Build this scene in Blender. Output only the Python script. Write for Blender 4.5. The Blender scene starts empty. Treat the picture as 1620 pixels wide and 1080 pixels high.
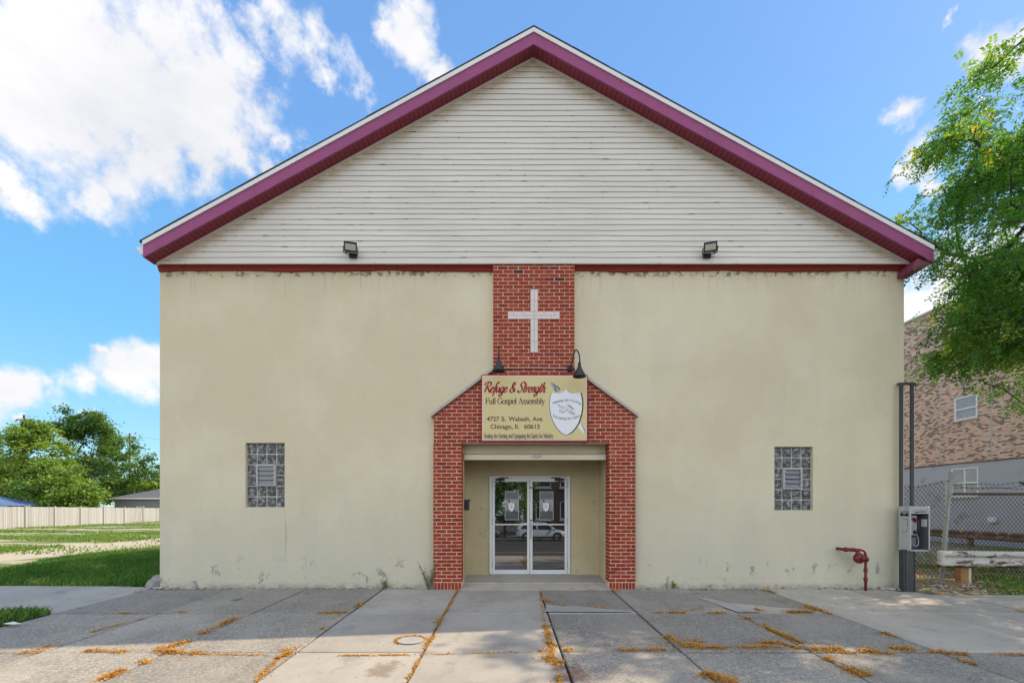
import bpy, math, random
import numpy as np
from mathutils import Vector, Matrix
R = math.radians
random.seed(7); rng = np.random.default_rng(11)
S = bpy.context.scene
COL = S.collection

# ------------------------------------------------------------------ camera, sky, sun, exposure
CAMZ = 1.51
cam_d = bpy.data.cameras.new("camera"); cam = bpy.data.objects.new("camera", cam_d); COL.objects.link(cam)
cam.location = (0, 0, CAMZ); cam.rotation_euler = (R(90), 0, 0)
cam_d.sensor_width = 36; cam_d.lens = 16.0; cam_d.shift_x = 7/1620; cam_d.shift_y = 260/1620
cam_d.clip_end = 3000; cam_d.clip_start = 0.05
S.camera = cam
S.view_settings.view_transform = 'Standard'; S.view_settings.look = 'None'
S.view_settings.gamma = 1; S.view_settings.use_curve_mapping = False
S.view_settings.exposure = 0.86
S.cycles.max_bounces = 6; S.cycles.diffuse_bounces = 3; S.cycles.glossy_bounces = 3
S.cycles.transparent_max_bounces = 8; S.cycles.transmission_bounces = 4

SUN = Vector((0.92, 0.333, 1.0)).normalized()
SUN_EL = math.asin(SUN.z); SUN_AZ = math.atan2(SUN.x, SUN.y)
ld = bpy.data.lights.new("sun", 'SUN'); ld.energy = 3.1; ld.angle = R(0.5); ld.color = (1.0, 0.83, 0.60)
sun = bpy.data.objects.new("sun", ld); COL.objects.link(sun)
sun.rotation_euler = (-SUN).to_track_quat('-Z', 'Y').to_euler(); sun.location = (30, 10, 30)

W = bpy.data.worlds.new("World"); S.world = W; W.use_nodes = True
class NT:
    """small helper to write node trees"""
    def __init__(s, nt): s.nt = nt
    def n(s, typ, ins=None, **props):
        nd = s.nt.nodes.new(typ)
        for k, v in props.items(): setattr(nd, k, v)
        if ins:
            for k, v in ins.items():
                sock = nd.inputs[k]
                if isinstance(v, bpy.types.NodeSocket): s.nt.links.new(v, sock)
                else: sock.default_value = v
        return nd
    def math(s, op, a, b=None, c=None, clamp=False):
        ins = {0: a}
        if b is not None: ins[1] = b
        if c is not None: ins[2] = c
        nd = s.n('ShaderNodeMath', ins, operation=op); nd.use_clamp = clamp
        return nd.outputs[0]
    def vmath(s, op, a, b=None):
        ins = {0: a}
        if b is not None: ins[1] = b
        nd = s.n('ShaderNodeVectorMath', ins, operation=op)
        return nd.outputs['Value'] if op in ('LENGTH', 'DISTANCE', 'DOT_PRODUCT') else nd.outputs[0]
    def scale(s, v, sc):
        return s.n('ShaderNodeVectorMath', {0: v, 1: sc}, operation='MULTIPLY').outputs[0]
    def noise(s, v, scale, detail=4, rough=.55, col=False, dist=0):
        nd = s.n('ShaderNodeTexNoise', {'Vector': v, 'Scale': scale, 'Detail': detail, 'Roughness': rough, 'Distortion': dist})
        return nd.outputs['Color'] if col else nd.outputs['Fac']
    def ss(s, v, a, b, lo=0., hi=1.):
        nd = s.n('ShaderNodeMapRange', {'Value': v, 'From Min': a, 'From Max': b, 'To Min': lo, 'To Max': hi}, interpolation_type='SMOOTHSTEP')
        return nd.outputs['Result']
    def lin(s, v, a, b, lo=0., hi=1.):
        return s.n('ShaderNodeMapRange', {'Value': v, 'From Min': a, 'From Max': b, 'To Min': lo, 'To Max': hi}).outputs['Result']
    def mix(s, f, a, b, blend='MIX'):
        nd = s.n('ShaderNodeMix', data_type='RGBA', blend_type=blend)
        for i, v in ((0, f), (6, a), (7, b)):
            sock = nd.inputs[i]
            if isinstance(v, bpy.types.NodeSocket): s.nt.links.new(v, sock)
            else: sock.default_value = (*v, 1) if (i and len(v) == 3) else v
        return nd.outputs[2]
    def ramp(s, f, stops, interp='LINEAR'):
        nd = s.n('ShaderNodeValToRGB', {'Fac': f}); cr = nd.color_ramp; cr.interpolation = interp
        while len(cr.elements) < len(stops): cr.elements.new(0.5)
        for e, (p, c) in zip(cr.elements, stops): e.position = p; e.color = (*c, 1)
        return nd.outputs['Color']
    def sep(s, v): return s.n('ShaderNodeSeparateXYZ', {0: v}).outputs
    def comb(s, x, y, z): return s.n('ShaderNodeCombineXYZ', {0: x, 1: y, 2: z}).outputs[0]
    def attr(s, name): return s.n('ShaderNodeAttribute', attribute_name=name).outputs['Fac']

def build_world():
    nt = W.node_tree; nt.nodes.clear(); g = NT(nt)
    d = g.n('ShaderNodeTexCoord').outputs['Generated']
    sky = g.n('ShaderNodeTexSky', sky_type='NISHITA')
    sky.sun_disc = False; sky.sun_elevation = SUN_EL; sky.sun_rotation = SUN_AZ
    sky.air_density = 1.0; sky.dust_density = 0.6; sky.ozone_density = 1.6; sky.altitude = 200
    skyc = g.n('ShaderNodeHueSaturation', {'Hue': .497, 'Saturation': 1.12, 'Value': 1.35, 'Color': sky.outputs[0]}).outputs[0]
    el = g.sep(d)[2]
    clear = g.ramp(g.math('MAXIMUM', el, 0), [(0, (4.8, 6.8, 7.8)), (.10, (2.9, 6.2, 8.3)), (.30, (1.65, 4.9, 8.3)), (.62, (1.6, 3.6, 7.4)), (1, (1.3, 2.9, 6.2))])
    skyc = g.mix(.72, skyc, clear)
    wob = g.noise(d, 5.0, 6, .62, col=True)
    wob = g.vmath('SUBTRACT', wob, (.5, .5, .5))
    dd = g.vmath('ADD', d, g.scale(wob, (.22, .22, .16)))
    # cloud banks: direction of each bank (as seen from the street) and its angular radius
    banks = [(60,50,175),(180,120,150),(290,50,105),(325,165,90),(90,165,95),(225,235,72),(320,245,52),(400,235,38),(20,-120,260),
             (420,170,58),(438,262,34),(365,30,46),(455,215,30),(150,290,40),(450,55,52),(495,70,45),(418,5,40),(548,130,36),(505,105,28),(645,60,44),(683,105,28),(615,48,22),(555,203,14),
             (40,608,42),(120,618,42),(200,604,46),(240,585,36),(-60,605,70),(165,577,16),(150,664,16),(60,680,10),(-20,270,45),
             (1425,193,30),(1462,262,32),(1500,266,26),(1437,255,14),(1532,2,18),(1500,27,10),(1612,70,48),(1560,450,75),(1450,478,60),(1700,420,120),(1485,300,20)]
    f = None
    for px, py, r in banks:
        v = Vector((px-803, 720, 800-py)); L = v.length; c = v/L
        dist = g.vmath('DISTANCE', dd, tuple(c))
        k = g.lin(dist, 0, 2*r/L, 1.0, 0.0)
        f = k if f is None else g.math('MAXIMUM', f, k)
    # broken bright cloud added beside and behind, out of view, to light the shaded front
    xyz = g.sep(d)
    back = g.ss(xyz[1], .05, -.25)
    bn = g.noise(g.scale(d, (1, 1, 1.6)), 2.0, 5, .6)
    f2 = g.math('MULTIPLY', back, g.lin(bn, .30, .60, .15, .95))
    f = g.math('MAXIMUM', f, f2)
    fine = g.math('ADD', g.math('MULTIPLY', g.noise(d, 13, 9, .68), .52), g.math('MULTIPLY', g.noise(d, 5.6, 4, .6), .48))
    dens = g.math('ADD', f, g.math('MULTIPLY', g.math('SUBTRACT', fine, .5), 2.1))
    a = g.ss(dens, .39, .86)
    a = g.math('MULTIPLY', a, g.ss(xyz[2], -.02, .06))
    shade = g.noise(g.scale(d, (1, 1, 2)), 3.2, 5, .6)
    ccol = g.ramp(shade, [(.30, (.80, .81, .86)), (.48, (.93, .93, .955)), (.64, (1.03, 1.02, 1.01))])
    boost = g.lin(xyz[1], -.3, .1, 1.9, 1.0)
    cval = g.n('ShaderNodeVectorMath', {0: ccol, 'Scale': g.math('MULTIPLY', boost, CLOUD)}, operation='SCALE').outputs[0]
    col = g.mix(a, skyc, cval)
    bg = g.n('ShaderNodeBackground', {'Color': col, 'Strength': SKY})
    out = g.n('ShaderNodeOutputWorld', {'Surface': bg.outputs[0]})
SKY = 0.075; CLOUD = 7.6
build_world()

# ------------------------------------------------------------------ mesh and object helpers
class MB:
    def __init__(s): s.v = []; s.f = []; s.m = []; s.t = []
    def face(s, pts, mi=0, t=0.):
        n = len(s.v); s.v += [tuple(p) for p in pts]; s.f.append(tuple(range(n, n+len(pts)))); s.m.append(mi); s.t.append(t)
    def box(s, x0, x1, y0, y1, z0, z1, mi=0, t=0., M=None):
        c = [Vector((x, y, z)) for x in (x0, x1) for y in (y0, y1) for z in (z0, z1)]
        if M is not None: c = [M @ p for p in c]
        n = len(s.v); s.v += [tuple(p) for p in c]
        for q in ((0,1,3,2),(4,6,7,5),(0,4,5,1),(2,3,7,6),(0,2,6,4),(1,5,7,3)):
            s.f.append(tuple(n+i for i in q)); s.m.append(mi); s.t.append(t)
    def cbox(s, x0, x1, y0, y1, z0, z1, b, mi=0, t=0., M=None):
        """box with chamfered edges"""
        def V(a, bb, c): 
            p = Vector((a, bb, c)); return M @ p if M is not None else p
        xs = (x0, x1); ys = (y0, y1); zs = (z0, z1); P = {}
        n = len(s.v)
        for i in (0, 1):
            for j in (0, 1):
                for k in (0, 1):
                    x, y, z = xs[i], ys[j], zs[k]; sx, sy, sz = (1-2*i)*b, (1-2*j)*b, (1-2*k)*b
                    for ax, p in (('x', (x, y+sy, z+sz)), ('y', (x+sx, y, z+sz)), ('z', (x+sx, y+sy, z))):
                        P[(i, j, k, ax)] = len(s.v); s.v.append(tuple(V(*p)))
        def F(*k): s.f.append(tuple(P[q] for q in k)); s.m.append(mi); s.t.append(t)
        for i in (0, 1):
            F((i,0,0,'x'),(i,1,0,'x'),(i,1,1,'x'),(i,0,1,'x')); F((0,i,0,'y'),(1,i,0,'y'),(1,i,1,'y'),(0,i,1,'y')); F((0,0,i,'z'),(1,0,i,'z'),(1,1,i,'z'),(0,1,i,'z'))
            for j in (0, 1):
                F((i,j,0,'x'),(i,j,1,'x'),(i,j,1,'y'),(i,j,0,'y')); F((i,0,j,'x'),(i,1,j,'x'),(i,1,j,'z'),(i,0,j,'z')); F((0,i,j,'y'),(1,i,j,'y'),(1,i,j,'z'),(0,i,j,'z'))
                for k in (0, 1): F((i,j,k,'x'),(i,j,k,'y'),(i,j,k,'z'))
    def prism(s, poly, axis, a, b, mi=0, t=0.):
        """extrude a 2D polygon along an axis ('x','y','z') from a to b"""
        def P(p, h): return {'x': (h, p[0], p[1]), 'y': (p[0], h, p[1]), 'z': (p[0], p[1], h)}[axis]
        n = len(s.v); k = len(poly); s.v += [P(p, a) for p in poly] + [P(p, b) for p in poly]
        s.f.append(tuple(range(n, n+k))); s.f.append(tuple(range(n+2*k-1, n+k-1, -1)))
        for i in range(k): j = (i+1) % k; s.f.append((n+i, n+j, n+k+j, n+k+i))
        s.m += [mi]*(k+2); s.t += [t]*(k+2)
    def tube(s, pts, r, sides=8, mi=0, t=0., cap=True):
        pts = [Vector(p) for p in pts]; rs = r if isinstance(r, (list, tuple)) else [r]*len(pts)
        n0 = len(s.v); up = None
        for i, p in enumerate(pts):
            d = (pts[min(i+1, len(pts)-1)] - pts[max(i-1, 0)])
            d = d.normalized() if d.length > 1e-9 else Vector((0, 0, 1))
            if up is None: up = d.orthogonal().normalized()
            else:
                up = up - d*up.dot(d); up = up.normalized() if up.length > 1e-6 else d.orthogonal().normalized()
            w = d.cross(up)
            for k in range(sides):
                a = 2*math.pi*k/sides; s.v.append(tuple(p + (up*math.cos(a) + w*math.sin(a))*rs[i]))
        for i in range(len(pts)-1):
            for k in range(sides):
                k2 = (k+1) % sides; a = n0+i*sides
                s.f.append((a+k, a+k2, a+sides+k2, a+sides+k)); s.m.append(mi); s.t.append(t)
        if cap:
            s.f.append(tuple(range(n0+sides-1, n0-1, -1))); s.f.append(tuple(n0+(len(pts)-1)*sides+k for k in range(sides)))
            s.m += [mi]*2; s.t += [t]*2
    def lathe(s, prof, origin, axis=(0, 0, 1), sides=20, mi=0, t=0.):
        """profile of (radius, height) revolved about an axis"""
        ax = Vector(axis).normalized(); u = ax.orthogonal().normalized(); w = ax.cross(u); o = Vector(origin); n0 = len(s.v)
        for r, h in prof:
            for k in range(sides):
                a = 2*math.pi*k/sides; s.v.append(tuple(o + ax*h + (u*math.cos(a) + w*math.sin(a))*r))
        for i in range(len(prof)-1):
            for k in range(sides):
                k2 = (k+1) % sides; a = n0+i*sides
                s.f.append((a+k, a+k2, a+sides+k2, a+sides+k)); s.m.append(mi); s.t.append(t)
    def build(s, name, mats, parent=None, smooth=False):
        me = bpy.data.meshes.new(name); me.from_pydata(s.v, [], s.f)
        mats = mats if isinstance(mats, (list, tuple)) else [mats]
        for m in mats: me.materials.append(m)
        if len(mats) > 1: me.polygons.foreach_set('material_index', s.m)
        if any(s.t):
            a = me.attributes.new('tint', 'FLOAT', 'FACE'); a.data.foreach_set('value', s.t)
        if smooth: me.polygons.foreach_set('use_smooth', [True]*len(s.f))
        me.update()
        o = bpy.data.objects.new(name, me); COL.objects.link(o)
        if parent is not None: o.parent = parent; o.matrix_parent_inverse = world_of(parent).inverted()
        return o
def world_of(o):
    m = Matrix.LocRotScale(o.location, o.rotation_euler, o.scale)
    return world_of(o.parent) @ o.matrix_parent_inverse @ m if o.parent else m
def np_mesh(name, verts, faces, mat, tint=None, parent=None, smooth=False):
    """mesh from numpy arrays; all faces have the same number of corners"""
    me = bpy.data.meshes.new(name); nv, (nf, k) = len(verts), faces.shape
    me.vertices.add(nv); me.vertices.foreach_set('co', verts.astype(np.float32).ravel())
    me.loops.add(nf*k); me.loops.foreach_set('vertex_index', faces.astype(np.int32).ravel())
    me.polygons.add(nf); me.polygons.foreach_set('loop_start', np.arange(0, nf*k, k, dtype=np.int32))
    me.update(calc_edges=True); me.validate()
    if tint is not None:
        a = me.attributes.new('tint', 'FLOAT', 'FACE'); a.data.foreach_set('value', tint.astype(np.float32))
    for m in (mat if isinstance(mat, list) else [mat]): me.materials.append(m)
    o = bpy.data.objects.new(name, me); COL.objects.link(o)
    if parent is not None: o.parent = parent; o.matrix_parent_inverse = world_of(parent).inverted()
    return o
def tag(o, label, cat, group=None, kind=None):
    o['label'] = label; o['category'] = cat
    if group: o['group'] = group
    if kind: o['kind'] = kind
    return o
def thing(name, label, cat, loc=(0, 0, 0), rz=0, group=None):
    o = bpy.data.objects.new(name, None); COL.objects.link(o); o.empty_display_size = .2
    o.location = loc; o.rotation_euler = (0, 0, rz)
    return tag(o, label, cat, group)
def struct(o, kind='structure'): o['kind'] = kind; return o
def copy_tree(o, parent=None):
    c = o.copy(); COL.objects.link(c)
    if parent is not None: c.parent = parent
    for ch in [k for k in list(COL.objects) if k.parent == o]: copy_tree(ch, c)
    return c

# ------------------------------------------------------------------ materials
def M(name, fn=None, color=(.5, .5, .5), rough=.7, metal=0., spec=.5):
    m = bpy.data.materials.new(name); m.use_nodes = True; g = NT(m.node_tree)
    b = m.node_tree.nodes['Principled BSDF']; g.b = b
    b.inputs['Base Color'].default_value = (*color, 1); b.inputs['Roughness'].default_value = rough
    b.inputs['Metallic'].default_value = metal; b.inputs['Specular IOR Level'].default_value = spec
    g.link = lambda a, k: m.node_tree.links.new(a, b.inputs[k])
    g.bump = lambda h, st, dist=.01: g.link(g.n('ShaderNodeBump', {'Height': h, 'Strength': st, 'Distance': dist}).outputs[0], 'Normal')
    g.pos = g.n('ShaderNodeNewGeometry').outputs['Position']
    g.obj = g.n('ShaderNodeTexCoord').outputs['Object']
    if fn: fn(g)
    return m
def worn(c, var=.12, sc=3., rough=.7, metal=0., bump=.1, dirt=None, dsc=6., dth=(.55, .7), name='m', spec=.5):
    """plain paint or metal with uneven tone and optional dirt patches"""
    def fn(g):
        n = g.noise(g.pos, sc, 5, .6)
        col = g.mix(n, tuple(x*(1-var) for x in c), tuple(min(1, x*(1+var)) for x in c))
        if dirt:
            d = g.ss(g.noise(g.pos, dsc, 7, .68), *dth); col = g.mix(d, col, dirt)
        g.link(col, 'Base Color')
        g.link(g.lin(g.noise(g.pos, sc*4, 3), .3, .7, rough-.08, rough+.08), 'Roughness')
        if bump: g.bump(g.noise(g.pos, sc*14, 4, .6), bump)
    return M(name, fn, rough=rough, metal=metal, spec=spec)

def f_stucco(g):
    p = g.pos; x, y, z = g.sep(p)[0:3]
    n = g.noise(p, .55, 6, .6); n2 = g.noise(g.scale(p, (2.2, 2.2, .35)), 1.4, 5, .6); n3 = g.noise(p, 9, 4, .6)
    col = g.mix(g.ss(n, .36, .64), (.645, .562, .385), (.71, .635, .455))
    col = g.mix(g.math('MULTIPLY', g.ss(n2, .45, .75), .32), col, (.575, .545, .425))
    col = g.mix(g.math('MULTIPLY', g.ss(n3, .55, .8), .14), col, (.45, .41, .30))
    low = g.math('MULTIPLY', g.ss(z, 2.6, .1), g.lin(n2, .3, .7, .55, .95))
    col = g.mix(low, col, (.545, .535, .425))
    # faint block courses ghosting through the skim coat
    fz = g.math('FRACT', g.math('DIVIDE', g.math('ADD', z, g.math('MULTIPLY', g.noise(p, 2, 3), .02)), .203))
    ln = g.math('MULTIPLY', g.ss(g.math('ABSOLUTE', g.math('SUBTRACT', fz, .5)), .44, .5), g.ss(n, .42, .62))
    col = g.mix(g.math('MULTIPLY', ln, .12), col, (.42, .39, .30))
    # drips below the trim
    st = g.noise(g.scale(p, (9, 9, .5)), 1.2, 5, .7)
    m = g.math('MULTIPLY', g.ss(st, .52, .72), g.ss(g.math('ADD', z, g.math('MULTIPLY', n3, .25)), 5.35, 5.92))
    col = g.mix(g.math('MULTIPLY', m, .38), col, (.26, .22, .16))
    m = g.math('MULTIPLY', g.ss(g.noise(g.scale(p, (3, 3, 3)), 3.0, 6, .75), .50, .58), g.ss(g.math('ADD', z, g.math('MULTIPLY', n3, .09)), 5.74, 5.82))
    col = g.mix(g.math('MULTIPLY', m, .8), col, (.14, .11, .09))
    # peeled spots and damp near the pavement
    pl = g.math('MULTIPLY', g.ss(g.noise(g.scale(p, (1, 1, .8)), 3.6, 8, .72), .585, .61), g.ss(z, .66, .30))
    col = g.mix(g.math('MULTIPLY', pl, .75), col, (.25, .245, .225))
    dmp = g.math('MULTIPLY', g.ss(z, .13, .0), g.ss(g.noise(p, 5, 5, .7), .35, .6))
    col = g.mix(g.math('MULTIPLY', dmp, .55), col, (.20, .19, .16))
    # settlement cracks
    for cx, z0, z1 in ((-4.085, .45, 1.47),):
        wv = g.math('MULTIPLY', g.math('SUBTRACT', g.noise(p, 4.5, 5, .65), .5), .16)
        ck = g.math('MULTIPLY', g.ss(g.math('ABSOLUTE', g.math('SUBTRACT', g.math('ADD', x, wv), cx)), .0075, .003), g.math('MULTIPLY', g.ss(z, z0, z0+.15), g.ss(z, z1, z1-.02)))
        col = g.mix(g.math('MULTIPLY', ck, .6), col, (.22, .19, .14))
    # skim coat repairs and splashed dirt
    rp = g.ss(g.noise(g.scale(p, (.8, 1, .5)), 1.1, 3, .5), .60, .62); col = g.mix(g.math('MULTIPLY', rp, .16), col, (.72, .67, .54))
    sp = g.math('MULTIPLY', g.ss(g.noise(p, 26, 4, .7), .56, .66), g.ss(z, .40, .02)); col = g.mix(g.math('MULTIPLY', sp, .5), col, (.28, .25, .20))
    g.link(col, 'Base Color')
    h = g.math('ADD', g.noise(p, 55, 5, .65), g.math('MULTIPLY', g.noise(p, 5, 4), 2.2))
    g.bump(g.math('SUBTRACT', h, pl), .35, .008)
m_stucco = M('stucco', f_stucco, rough=.9, spec=.25)

def f_recess(g):
    p = g.pos; n = g.noise(p, 1.6, 6, .65); z = g.sep(p)[2]
    col = g.mix(g.ss(n, .36, .64), (.50, .425, .25), (.58, .505, .32))
    col = g.mix(g.math('MULTIPLY', g.ss(g.noise(p, 3.2, 7, .7), .56, .72), .5), col, (.24, .19, .10))
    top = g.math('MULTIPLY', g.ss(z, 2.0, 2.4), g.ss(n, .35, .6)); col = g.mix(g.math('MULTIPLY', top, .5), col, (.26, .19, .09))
    g.link(col, 'Base Color'); g.bump(g.noise(p, 50, 5, .65), .3, .008)
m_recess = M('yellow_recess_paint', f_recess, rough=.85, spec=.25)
def f_siding(g):
    p = g.pos; x, y, z = g.sep(p)[0:3]
    n = g.noise(g.scale(p, (.5, 1, 2)), 1.5, 5, .6)
    col = g.mix(g.ss(n, .35, .65), (.635, .598, .53), (.69, .655, .59))
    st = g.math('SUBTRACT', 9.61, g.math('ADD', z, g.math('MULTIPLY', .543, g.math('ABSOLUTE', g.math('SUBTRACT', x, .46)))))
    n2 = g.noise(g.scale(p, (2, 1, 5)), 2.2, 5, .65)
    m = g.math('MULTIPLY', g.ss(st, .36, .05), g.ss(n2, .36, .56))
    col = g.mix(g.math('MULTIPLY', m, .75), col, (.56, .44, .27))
    sp = g.ss(g.noise(g.scale(p, (6, 1, 40)), 1.0, 5, .7), .66, .72)
    col = g.mix(g.math('MULTIPLY', sp, .35), col, (.42, .37, .30))
    g.link(col, 'Base Color'); g.bump(g.noise(g.scale(p, (1, 1, 6)), 8, 3), .1)
m_siding = M('vinyl_siding', f_siding, rough=.55)
m_lap = M('lap_edge_shadow', color=(.33, .30, .26), rough=.9)  # shadow under each lap, painted as a grey lip colour
m_gap = M('dark_gap', color=(.03, .025, .02), rough=.9)
m_trimw = worn((.66, .60, .53), .1, 2, .6, name='cream_trim', dirt=(.40, .32, .22), dth=(.6, .75))
m_drip = worn((.74, .72, .70), .06, 2, .5, name='white_drip_edge', dirt=(.45, .43, .40), dth=(.62, .8))
m_shingle = worn((.045, .045, .047), .3, 9, .9, bump=.5, name='asphalt_shingles')
m_purple = worn((.285, .040, .155), .16, 1.3, .5, name='purple_paint', dirt=(.17, .04, .10), dsc=3.5, dth=(.56, .72))
m_return = worn((.20, .035, .075), .15, 2.5, .55, name='shaded_eave_return')  # purple darkened for the eave's shade; fascia joints and nails use it too
m_maroon = worn((.23, .026, .05), .16, 2.5, .55, name='maroon_paint', dirt=(.15, .02, .03), dth=(.58, .75))
m_redtrim = worn((.26, .024, .010), .2, 3, .6, name='red_trim_paint', dirt=(.09, .02, .012), dth=(.52, .7))

def f_brick(g):
    t = g.attr('tint'); n = g.noise(g.pos, 16, 5, .65)
    col = g.ramp(t, [(0, (.19, .024, .012)), (.3, (.29, .037, .014)), (.75, (.36, .052, .020)), (.93, (.38, .085, .045)), (1, (.05, .022, .018))])
    col = g.mix(g.math('MULTIPLY', g.ss(n, .45, .75), .5), col, (.19, .02, .016))
    sp = g.ss(g.noise(g.pos, 38, 5, .7), .66, .72)
    col = g.mix(g.math('MULTIPLY', sp, .5), col, (.55, .42, .36))
    g.link(col, 'Base Color'); g.bump(g.noise(g.pos, 60, 4, .6), .3)
m_brick = M('painted_red_brick', f_brick, rough=.65, spec=.2)
m_mortar = worn((.72, .56, .45), .14, 12, .85, bump=.3, name='painted_mortar', dirt=(.40, .20, .14), dsc=7, dth=(.52, .70))
m_cross = worn((.70, .62, .58), .1, 8, .7, bump=.25, name='white_cross_paint', dirt=(.45, .28, .24), dsc=12, dth=(.62, .75))
m_flash = worn((.47, .42, .37), .12, 6, .7, name='stone_coping', dirt=(.25, .22, .19))
m_shutter = worn((.60, .50, .33), .12, 3, .6, name='roller_shutter_paint', dirt=(.24, .15, .07), dsc=4.5, dth=(.62, .72))
m_shutter2 = worn((.68, .61, .47), .08, 4, .5, name='shutter_bottom_bar', dirt=(.30, .24, .15), dsc=8, dth=(.64, .72))
m_white = worn((.74, .745, .74), .05, 4, .4, bump=0, name='white_aluminium', dirt=(.45, .42, .36), dth=(.66, .8))
m_black = worn((.018, .019, .022), .2, 8, .38, bump=.03, name='black_enamel')
m_steel = worn((.055, .058, .064), .25, 5, .5, metal=.35, bump=.08, name='dark_steel', dirt=(.10, .085, .08), dsc=9)
m_galv = worn((.34, .35, .36), .18, 6, .5, metal=.5, name='galvanised_steel', dirt=(.16, .13, .10), dsc=9)
m_wire = worn((.05, .047, .045), .3, 10, .6, metal=.2, bump=0, name='weathered_wire')
m_booth = worn((.42, .425, .43), .1, 5, .45, metal=.1, name='grey_booth_paint', dirt=(.26, .25, .25), dth=(.6, .75))
m_boothin = worn((.10, .105, .115), .15, 5, .5, name='booth_inside_paint')
m_redvalve = worn((.17, .014, .012), .25, 12, .45, bump=.15, name='red_valve_paint', dirt=(.07, .012, .01), dsc=14)
m_paper = worn((.72, .71, .68), .06, 8, .8, bump=0, name='white_paper')
def f_rail(g):
    p = g.pos; n = g.noise(g.scale(p, (1, 1, 2.5)), 4.0, 8, .72); n2 = g.noise(p, 18, 5, .7)
    col = g.mix(n2, (.50, .49, .46), (.62, .60, .57))
    nb = g.noise(g.scale(p, (.8, 1, 3.0)), 3.2, 7, .7)
    r = g.math('MAXIMUM', g.ss(n, .55, .60), g.ss(g.math('SUBTRACT', g.math('ADD', g.sep(p)[2], g.math('MULTIPLY', nb, .9)), g.math('MULTIPLY', n2, .15)), .80, .70))
    rc = g.ramp(n2, [(.3, (.045, .026, .018)), (.5, (.11, .06, .036)), (.7, (.19, .105, .06))])
    g.link(g.mix(r, col, rc), 'Base Color'); g.bump(n2, .3)
m_rail = M('peeling_white_guardrail', f_rail, rough=.7)
m_rust = worn((.14, .08, .05), .4, 5, .85, bump=.3, name='rusty_steel', dirt=(.40, .30, .22), dsc=4, dth=(.52, .66))
m_ochre = worn((.36, .19, .085), .35, 5, .8, bump=.3, name='rusty_yellow_post', dirt=(.20, .08, .03), dth=(.48, .65))
m_postw = worn((.62, .55, .42), .1, 5, .8, bump=.2, name='pale_post_side', dirt=(.40, .22, .09))

def f_glass(g):
    nt = g.nt
    gl = g.n('ShaderNodeBsdfGlossy', {'Color': (.95, .97, 1, 1), 'Roughness': .012})
    fr = g.n('ShaderNodeFresnel', {'IOR': 1.5}).outputs[0]
    k = g.math('ADD', g.math('MULTIPLY', fr, .9), .22)
    g.b.inputs['Base Color'].default_value = (.007, .008, .009, 1); g.b.inputs['Roughness'].default_value = .1
    mx = g.n('ShaderNodeMixShader', {0: k, 1: g.b.outputs[0], 2: gl.outputs[0]})
    nt.links.new(mx.outputs[0], nt.nodes['Material Output'].inputs[0])
m_glass = M('door_glass', f_glass)
m_winglass = worn((.34, .36, .38), .15, 1.2, .25, bump=0, name='window_glass_with_blind')
def f_block(g):
    p = g.pos; d = g.noise(p, 14, 4, .6, col=True)
    pp = g.vmath('ADD', p, g.scale(d, (.06, .06, .06)))
    n = g.noise(pp, 15, 3, .55)
    g.link(g.ramp(n, [(.36, (.012, .013, .016)), (.47, (.05, .052, .056)), (.58, (.17, .17, .165)), (.70, (.36, .35, .34))]), 'Base Color')
    g.bump(n, 1.0, .03)
m_block = M('wavy_glass_block', f_block, rough=.08, spec=.8)
def f_poster(g):
    z = g.sep(g.obj)[2]
    c = g.ramp(g.lin(z, 1.235, 1.80), [(0, (.10, .10, .11)), (.27, (.12, .12, .13)), (.33, (.30, .30, .31)), (.68, (.46, .46, .47)), (.78, (.16, .16, .17)), (1, (.22, .22, .23))])
    g.link(g.mix(g.math('MULTIPLY', g.noise(g.pos, 60, 3), .25), c, (.1, .1, .1)), 'Base Color')
m_poster = M('grey_poster_print', f_poster, rough=.3)

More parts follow.
